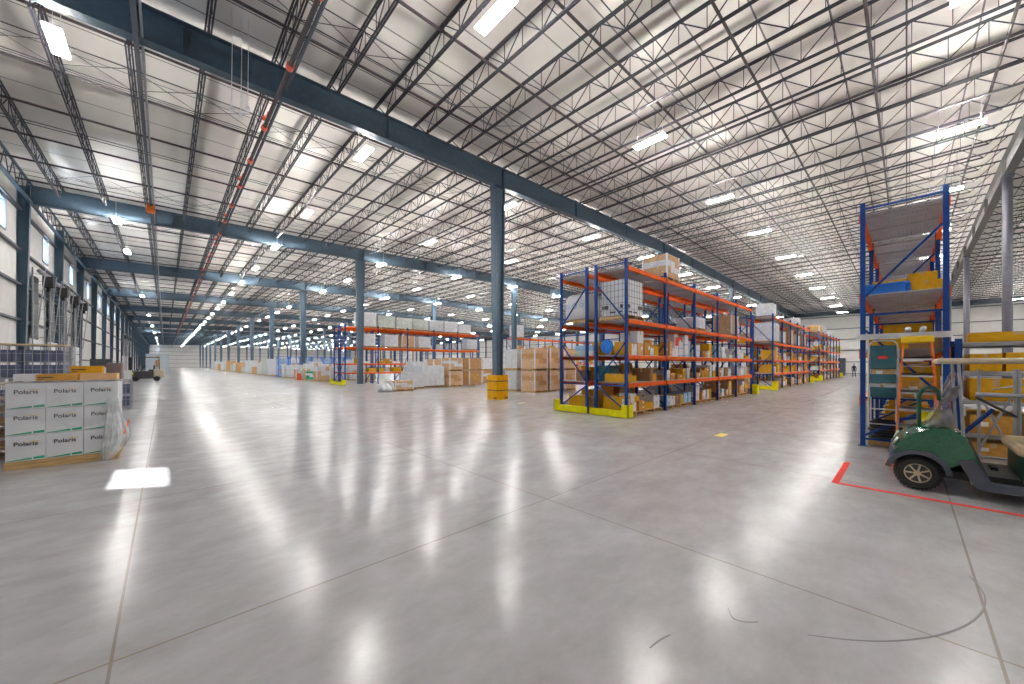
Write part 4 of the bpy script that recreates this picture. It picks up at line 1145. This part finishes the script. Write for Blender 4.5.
for s in (-1,1):
    m = MB().tube([(0,s*.21,.42),(0,s*.21,1.9),(0,s*.19,2.1),(0,s*.14,2.16)], .013, 8); m.build('frame_tube', M['alu'], st)
    MB().tube([(.08,s*.18,.55),(.05,s*.18,2.0)], .012, 8).build('rear_tube', M['alu'], st)
MB().tube([(0,-.14,2.16),(0,.14,2.16)], .013, 8).build('grip_bar', M['alu'], st)
for z0, z1 in ((1.60,2.07),(1.32,1.50),(1.04,1.24)): MB().box(-.05,0,-.185,.185,z0,z1).build('tread', M['teal'], st, bevel=.012)
MB().box(-.056,-.05,-.07,.07,1.80,1.86).build('red_sticker', M['redbox'], st)
MB().tube([(0,-.21,.8),(0,.21,.8)], .012, 8).tube([(0,-.21,.5),(0,.21,.5)], .012, 8).build('cross_bar', M['alu'], st)
MB().box(-.03,.03,-.6,.72,2.19,2.30); 
tag(MB().box(-.03,.02,-.58,.72,2.2,2.31).box(-.035,-.03,-.58,.72,2.24,2.27).build('cross_rail', M['alu'], None, (10.56,0,0)), 'white steel rail across the end of tall rack above ladders', 'rail')
hs = MB()
for k in range(7): hs.torus((0,0,.03+k*.055), .24-.012*(k%3), .028, 'z', 24, 7)
tag(hs.build('hose_coil', M['black'], None, (10.98,.30,.13), smooth=True), 'black coiled hose on the bottom pallet of tall rack', 'hose')
m = MB().box(-.18,.18,-.18,.18,0,.03); m.lathe((0,0,.03),[(.13,0),(.03,.52),(0,.52)],n=18)
tag(m.build('traffic_cone', M['red'], None, (9.0,.07,0)), 'red traffic cone behind front of golf cart', 'cone')
MB()
m = MB().bar((0,0,0),(.3,-.3,.75),.3,.03)
tag(m.build('yellow_board', M['yellow'], None, (9.35,.0,.12)), 'small yellow board leaning behind the red cone', 'board')
# things on the tall rack
o = empty('storage_tote', (11.25, .33, 3.15)); tag(o, 'bright blue tote on third shelf of tall rack', 'tote')
m = MB(); m.hexa([(-.3,-.30,0),(.3,-.30,0),(.3,.28,0),(-.3,.28,0),(-.34,-.33,.22),(.34,-.33,.22),(.34,.31,.22),(-.34,.31,.22)]); m.build('tub', M['bblue'], o, bevel=.02)
MB().box(-.36,.36,-.35,.33,.2,.23).build('rim', M['bblue'], o, bevel=.005)
carton('ochre', 11.7, .25, 3.15, .5,.55,.36, 'ochre carton behind the blue tote on tall rack', 'cartons on the tall rack')
carton('ochre', 11.3, -.27, 3.15, .5,.42,.22, 'lower ochre carton right of the blue tote on tall rack', 'cartons on the tall rack')
carton('ochre', 11.35, -.22, 3.375, .5,.40,.17, 'upper ochre carton right of the blue tote on tall rack', 'cartons on the tall rack')
o = MB().box(-.08,.08,-.05,.05,0,.2).tube([(0,0,.2),(0,0,.26)], .03, 8); tag(o.build('blue_jug', M['bblue'], None, (11.1,-.01,3.15)), 'small blue bottle between tote and cartons on tall rack', 'bottle')
for k, (z, y, c, w_, d, h) in enumerate(((2.0,.3,'ochre',.5,.5,.3),(2.0,-.25,'dark brown',.5,.45,.3),(1.02,.35,'plain white',.6,.4,.25),(1.02,-.2,'tan',.5,.5,.35),(1.37,-.2,'ochre',.5,.5,.3),(1.37,.3,'pale brown',.7,.4,.3),(.14,-.25,'plain white',.6,.5,.5))):
    carton(c, 11.2, y, z, w_, d, h, '%s carton inside the near end of tall rack, %s' % (c, ['upper shelf, aisle side','upper shelf, far side','middle shelf, aisle side','middle shelf, far side','middle shelf, stacked on another','middle shelf, aisle side, stacked','floor level, far side'][k]), 'cartons on the tall rack')
tag(put(PALM,'wooden_pallet',None,(11.35,.05,0)), 'wooden pallet on the floor inside near end of tall rack', 'pallet', 'pallets under the racks')
for k in range(5):
    y = .5-.22*k; z = [1.52,1.60,1.50,.72,.70][k]
    m = MB().tube([(0,y,z),(2.2,y,z)], .05, 10)
    b = MB().tube([(10.75,y,z),(12.9,y,z)], .05, 10)
for k in range(4):
    m = MB().tube([(10.5,-.42+.2*k,2.06),(13.0,-.42+.2*k,2.06)], .045, 10)
    if k in (1,2): tag(m.build('paper_roll', M['white'], None, (0,0,.32), smooth=True), 'long white roll lying on shelf above ladders, %s' % ('far side' if k==1 else 'aisle side'), 'roll', 'white rolls on tall rack')
for k in range(3):
    m = MB().tube([(10.45,.45-.3*k,1.06),(12.4,.45-.3*k,1.06)], .05, 10)
    tag(m.build('paper_roll', M['wrapw'], None, (0,0,0.02 if k != 9 else 0), smooth=True), 'white roll on waist-high shelf behind the ladders, %s from the aisle' % ordn(k+1), 'roll', 'white rolls behind the ladders')
tag(MB().bar((10.45,.1,.62),(10.45,-.5,.78),.05,.12,0,(1,0,0)).build('dark_rail', M['blue'], None), 'dark blue spare beam leaning behind the ladder', 'beam')

# ------------------------------------------------------------ low galvanised shelving right of the tall rack
lb = MB(); p = 2.4
lb.box(.05,p-.05,-.028,.028,-.055,0)
lr = rack(10.72, -.66, 1, 2.4, 1.2, [.42, 1.02, 1.55, 2.08], 2.17, 'low shelving rack with grey beams and ochre cartons behind golf cart', -PI/2, 'low_rack', lb.mesh('beam', M['galv']))
q = 0
for l, (z, hs_) in enumerate(((.02,.34),(.44,.42),(1.04,.42),(1.57,.36),(2.10,.17))):
    y = -.78; q = 0
    while y > -2.7:
        w_ = .38+.25*R(); q += 1
        if l == 4: w_ = 1.1 if q == 1 else .5
        h = hs_*(.75+.22*R()) if l < 4 else (.17 if q == 1 else .30)
        c = random.choice(['ochre','ochre','tan','tan','dark brown']) if l < 4 else 'ochre'
        if w_ > 2.7+y: break
        o = carton(c, 11.05+(.05*R()), y-w_/2, z, .6, w_-.02, h, '%s %s carton on the low rack, %s from the tall rack, %s' % (['floor','knee-high','waist-high','chest-high','topmost'][l], c, ordn(q), 'flat' if h < .3 else 'tall'), 'cartons on the low rack')
        if l < 4:
            carton(random.choice(['ochre','tan','dark brown']), 11.66, y-w_/2, z, .55, w_-.02, hs_*.85, '%s back carton of the low rack, behind the %s one from tall rack' % (['floor','knee-high','waist-high','chest-high'][l], ordn(q)), 'back cartons on the low rack')
        y -= w_+.02
# galvanised trestle between cart and shelving
tr = empty('steel_trestle', (9.35, -1.0, 0)); tag(tr, 'galvanised tube frame with diagonal braces standing behind golf cart', 'frame')
m = MB()
for y in (.22, -.12, -.16, -1.0):
    m.tube([(0,y,0),(0,y,1.62)], .018, 8)
m.build('post', M['galv'], tr)
MB().tube([(0,.25,1.22),(0,-.45,1.22),(0,-.58,1.17),(0,-1.0,.85)], .036, 10).build('top_tube', M['galv'], tr, smooth=True)
m = MB(); m.tube([(0,.2,1.2),(0,-.12,.25)], .014, 6); m.tube([(0,-.12,1.3),(0,.22,.35)], .014, 6); m.tube([(0,-.14,1.25),(0,-1.0,.5)],.014,6); m.tube([(0,.1,1.3),(0,-1.0,1.65)],.014,6)
m.tube([(0,.22,.25),(0,-1.0,.25)], .018, 6); m.build('brace', M['galv'], tr)

# ------------------------------------------------------------ far right: lockers and a person by the end wall
for k in range(2):
    m = MB().box(-.5,.5,-.4,.4,0,2.6); m.box(-.505,-.5,-.36,-.02,.1,2.5,1); m.box(-.505,-.5,.02,.36,.1,2.5,1)
    tag(m.build('steel_cabinet', [M['pipecol'], M['girt']], None, (74.0, 6.6+k*1.1, 0)), 'grey steel cabinet by the end wall beyond aisle racks, %s' % ('nearer the aisle' if k == 0 else 'nearer the racks'), 'cabinet', 'grey cabinets by the end wall')
def person(x, y, rz):
    o = empty('person', (x,y,0), rz); tag(o, 'person in dark clothes walking in aisle near the end wall', 'person')
    V = [(0,0,.95),(0,0,1.15),(0,0,1.36),(0,0,1.46),(0,0,1.50),(0,.01,1.60),(0,.01,1.70),
         (.10,0,.90),(.11,.07,.50),(.11,-.02,.09),(.11,.12,.04),(-.10,0,.90),(-.11,-.02,.50),(-.11,-.18,.12),(-.11,-.08,.04),
         (.18,0,1.40),(.23,-.03,1.13),(.22,.08,.90),(.22,.11,.82),(-.18,0,1.40),(-.23,.03,1.13),(-.22,-.05,.90),(-.22,-.06,.82)]
    E = [(0,1),(1,2),(2,3),(3,4),(4,5),(5,6),(0,7),(7,8),(8,9),(9,10),(0,11),(11,12),(12,13),(13,14),(2,15),(15,16),(16,17),(17,18),(2,19),(19,20),(20,21),(21,22)]
    Rr = [.15,.13,.15,.06,.055,.085,.07,.09,.06,.045,.035,.09,.06,.045,.035,.06,.042,.032,.035,.06,.042,.032,.035]
    me = bpy.data.meshes.new('body'); me.from_pydata(V,E,[]); me.materials.append(M['cloth'])
    b = put(me,'body',o); md = b.modifiers.new('skin','SKIN'); 
    for i, r in enumerate(Rr): me.skin_vertices[0].data[i].radius = (r,r*.8)
    me.skin_vertices[0].data[0].use_root = True
    b.modifiers.new('sub','SUBSURF').levels = 2
    h = MB().lathe((0,.02,1.52),[(0,0),(.05,.01),(.075,.07),(.085,.13),(.07,.2),(.03,.235),(0,.24)],n=14); h.torus((0,.105,1.62),.012,.01,'x',8,5); h.build('face', M['skin'], o, smooth=True)
    MB().lathe((0,0,1.60),[(.088,.02),(.092,.06),(.08,.13),(.04,.17),(0,.175)],n=14).build('hair', M['hair'], o, smooth=True)
    for s in (-1,1):
        m = MB().box(s*.22-.02,s*.22+.02,(.09 if s>0 else -.08),(.13 if s>0 else -.04),.76,.84)
        for f in range(4): m.tube([(s*.22,(.095 if s>0 else -.075)+f*.011,.77),(s*.215,(.1 if s>0 else -.07)+f*.011,.70-.004*f)], .006, 5)
        m.tube([(s*.2,.1 if s>0 else -.05,.80),(s*.18,.12 if s>0 else -.03,.75)], .007, 5)
        m.build('hand', M['skin'], o)
person(65.0, 4.65, 1.3)
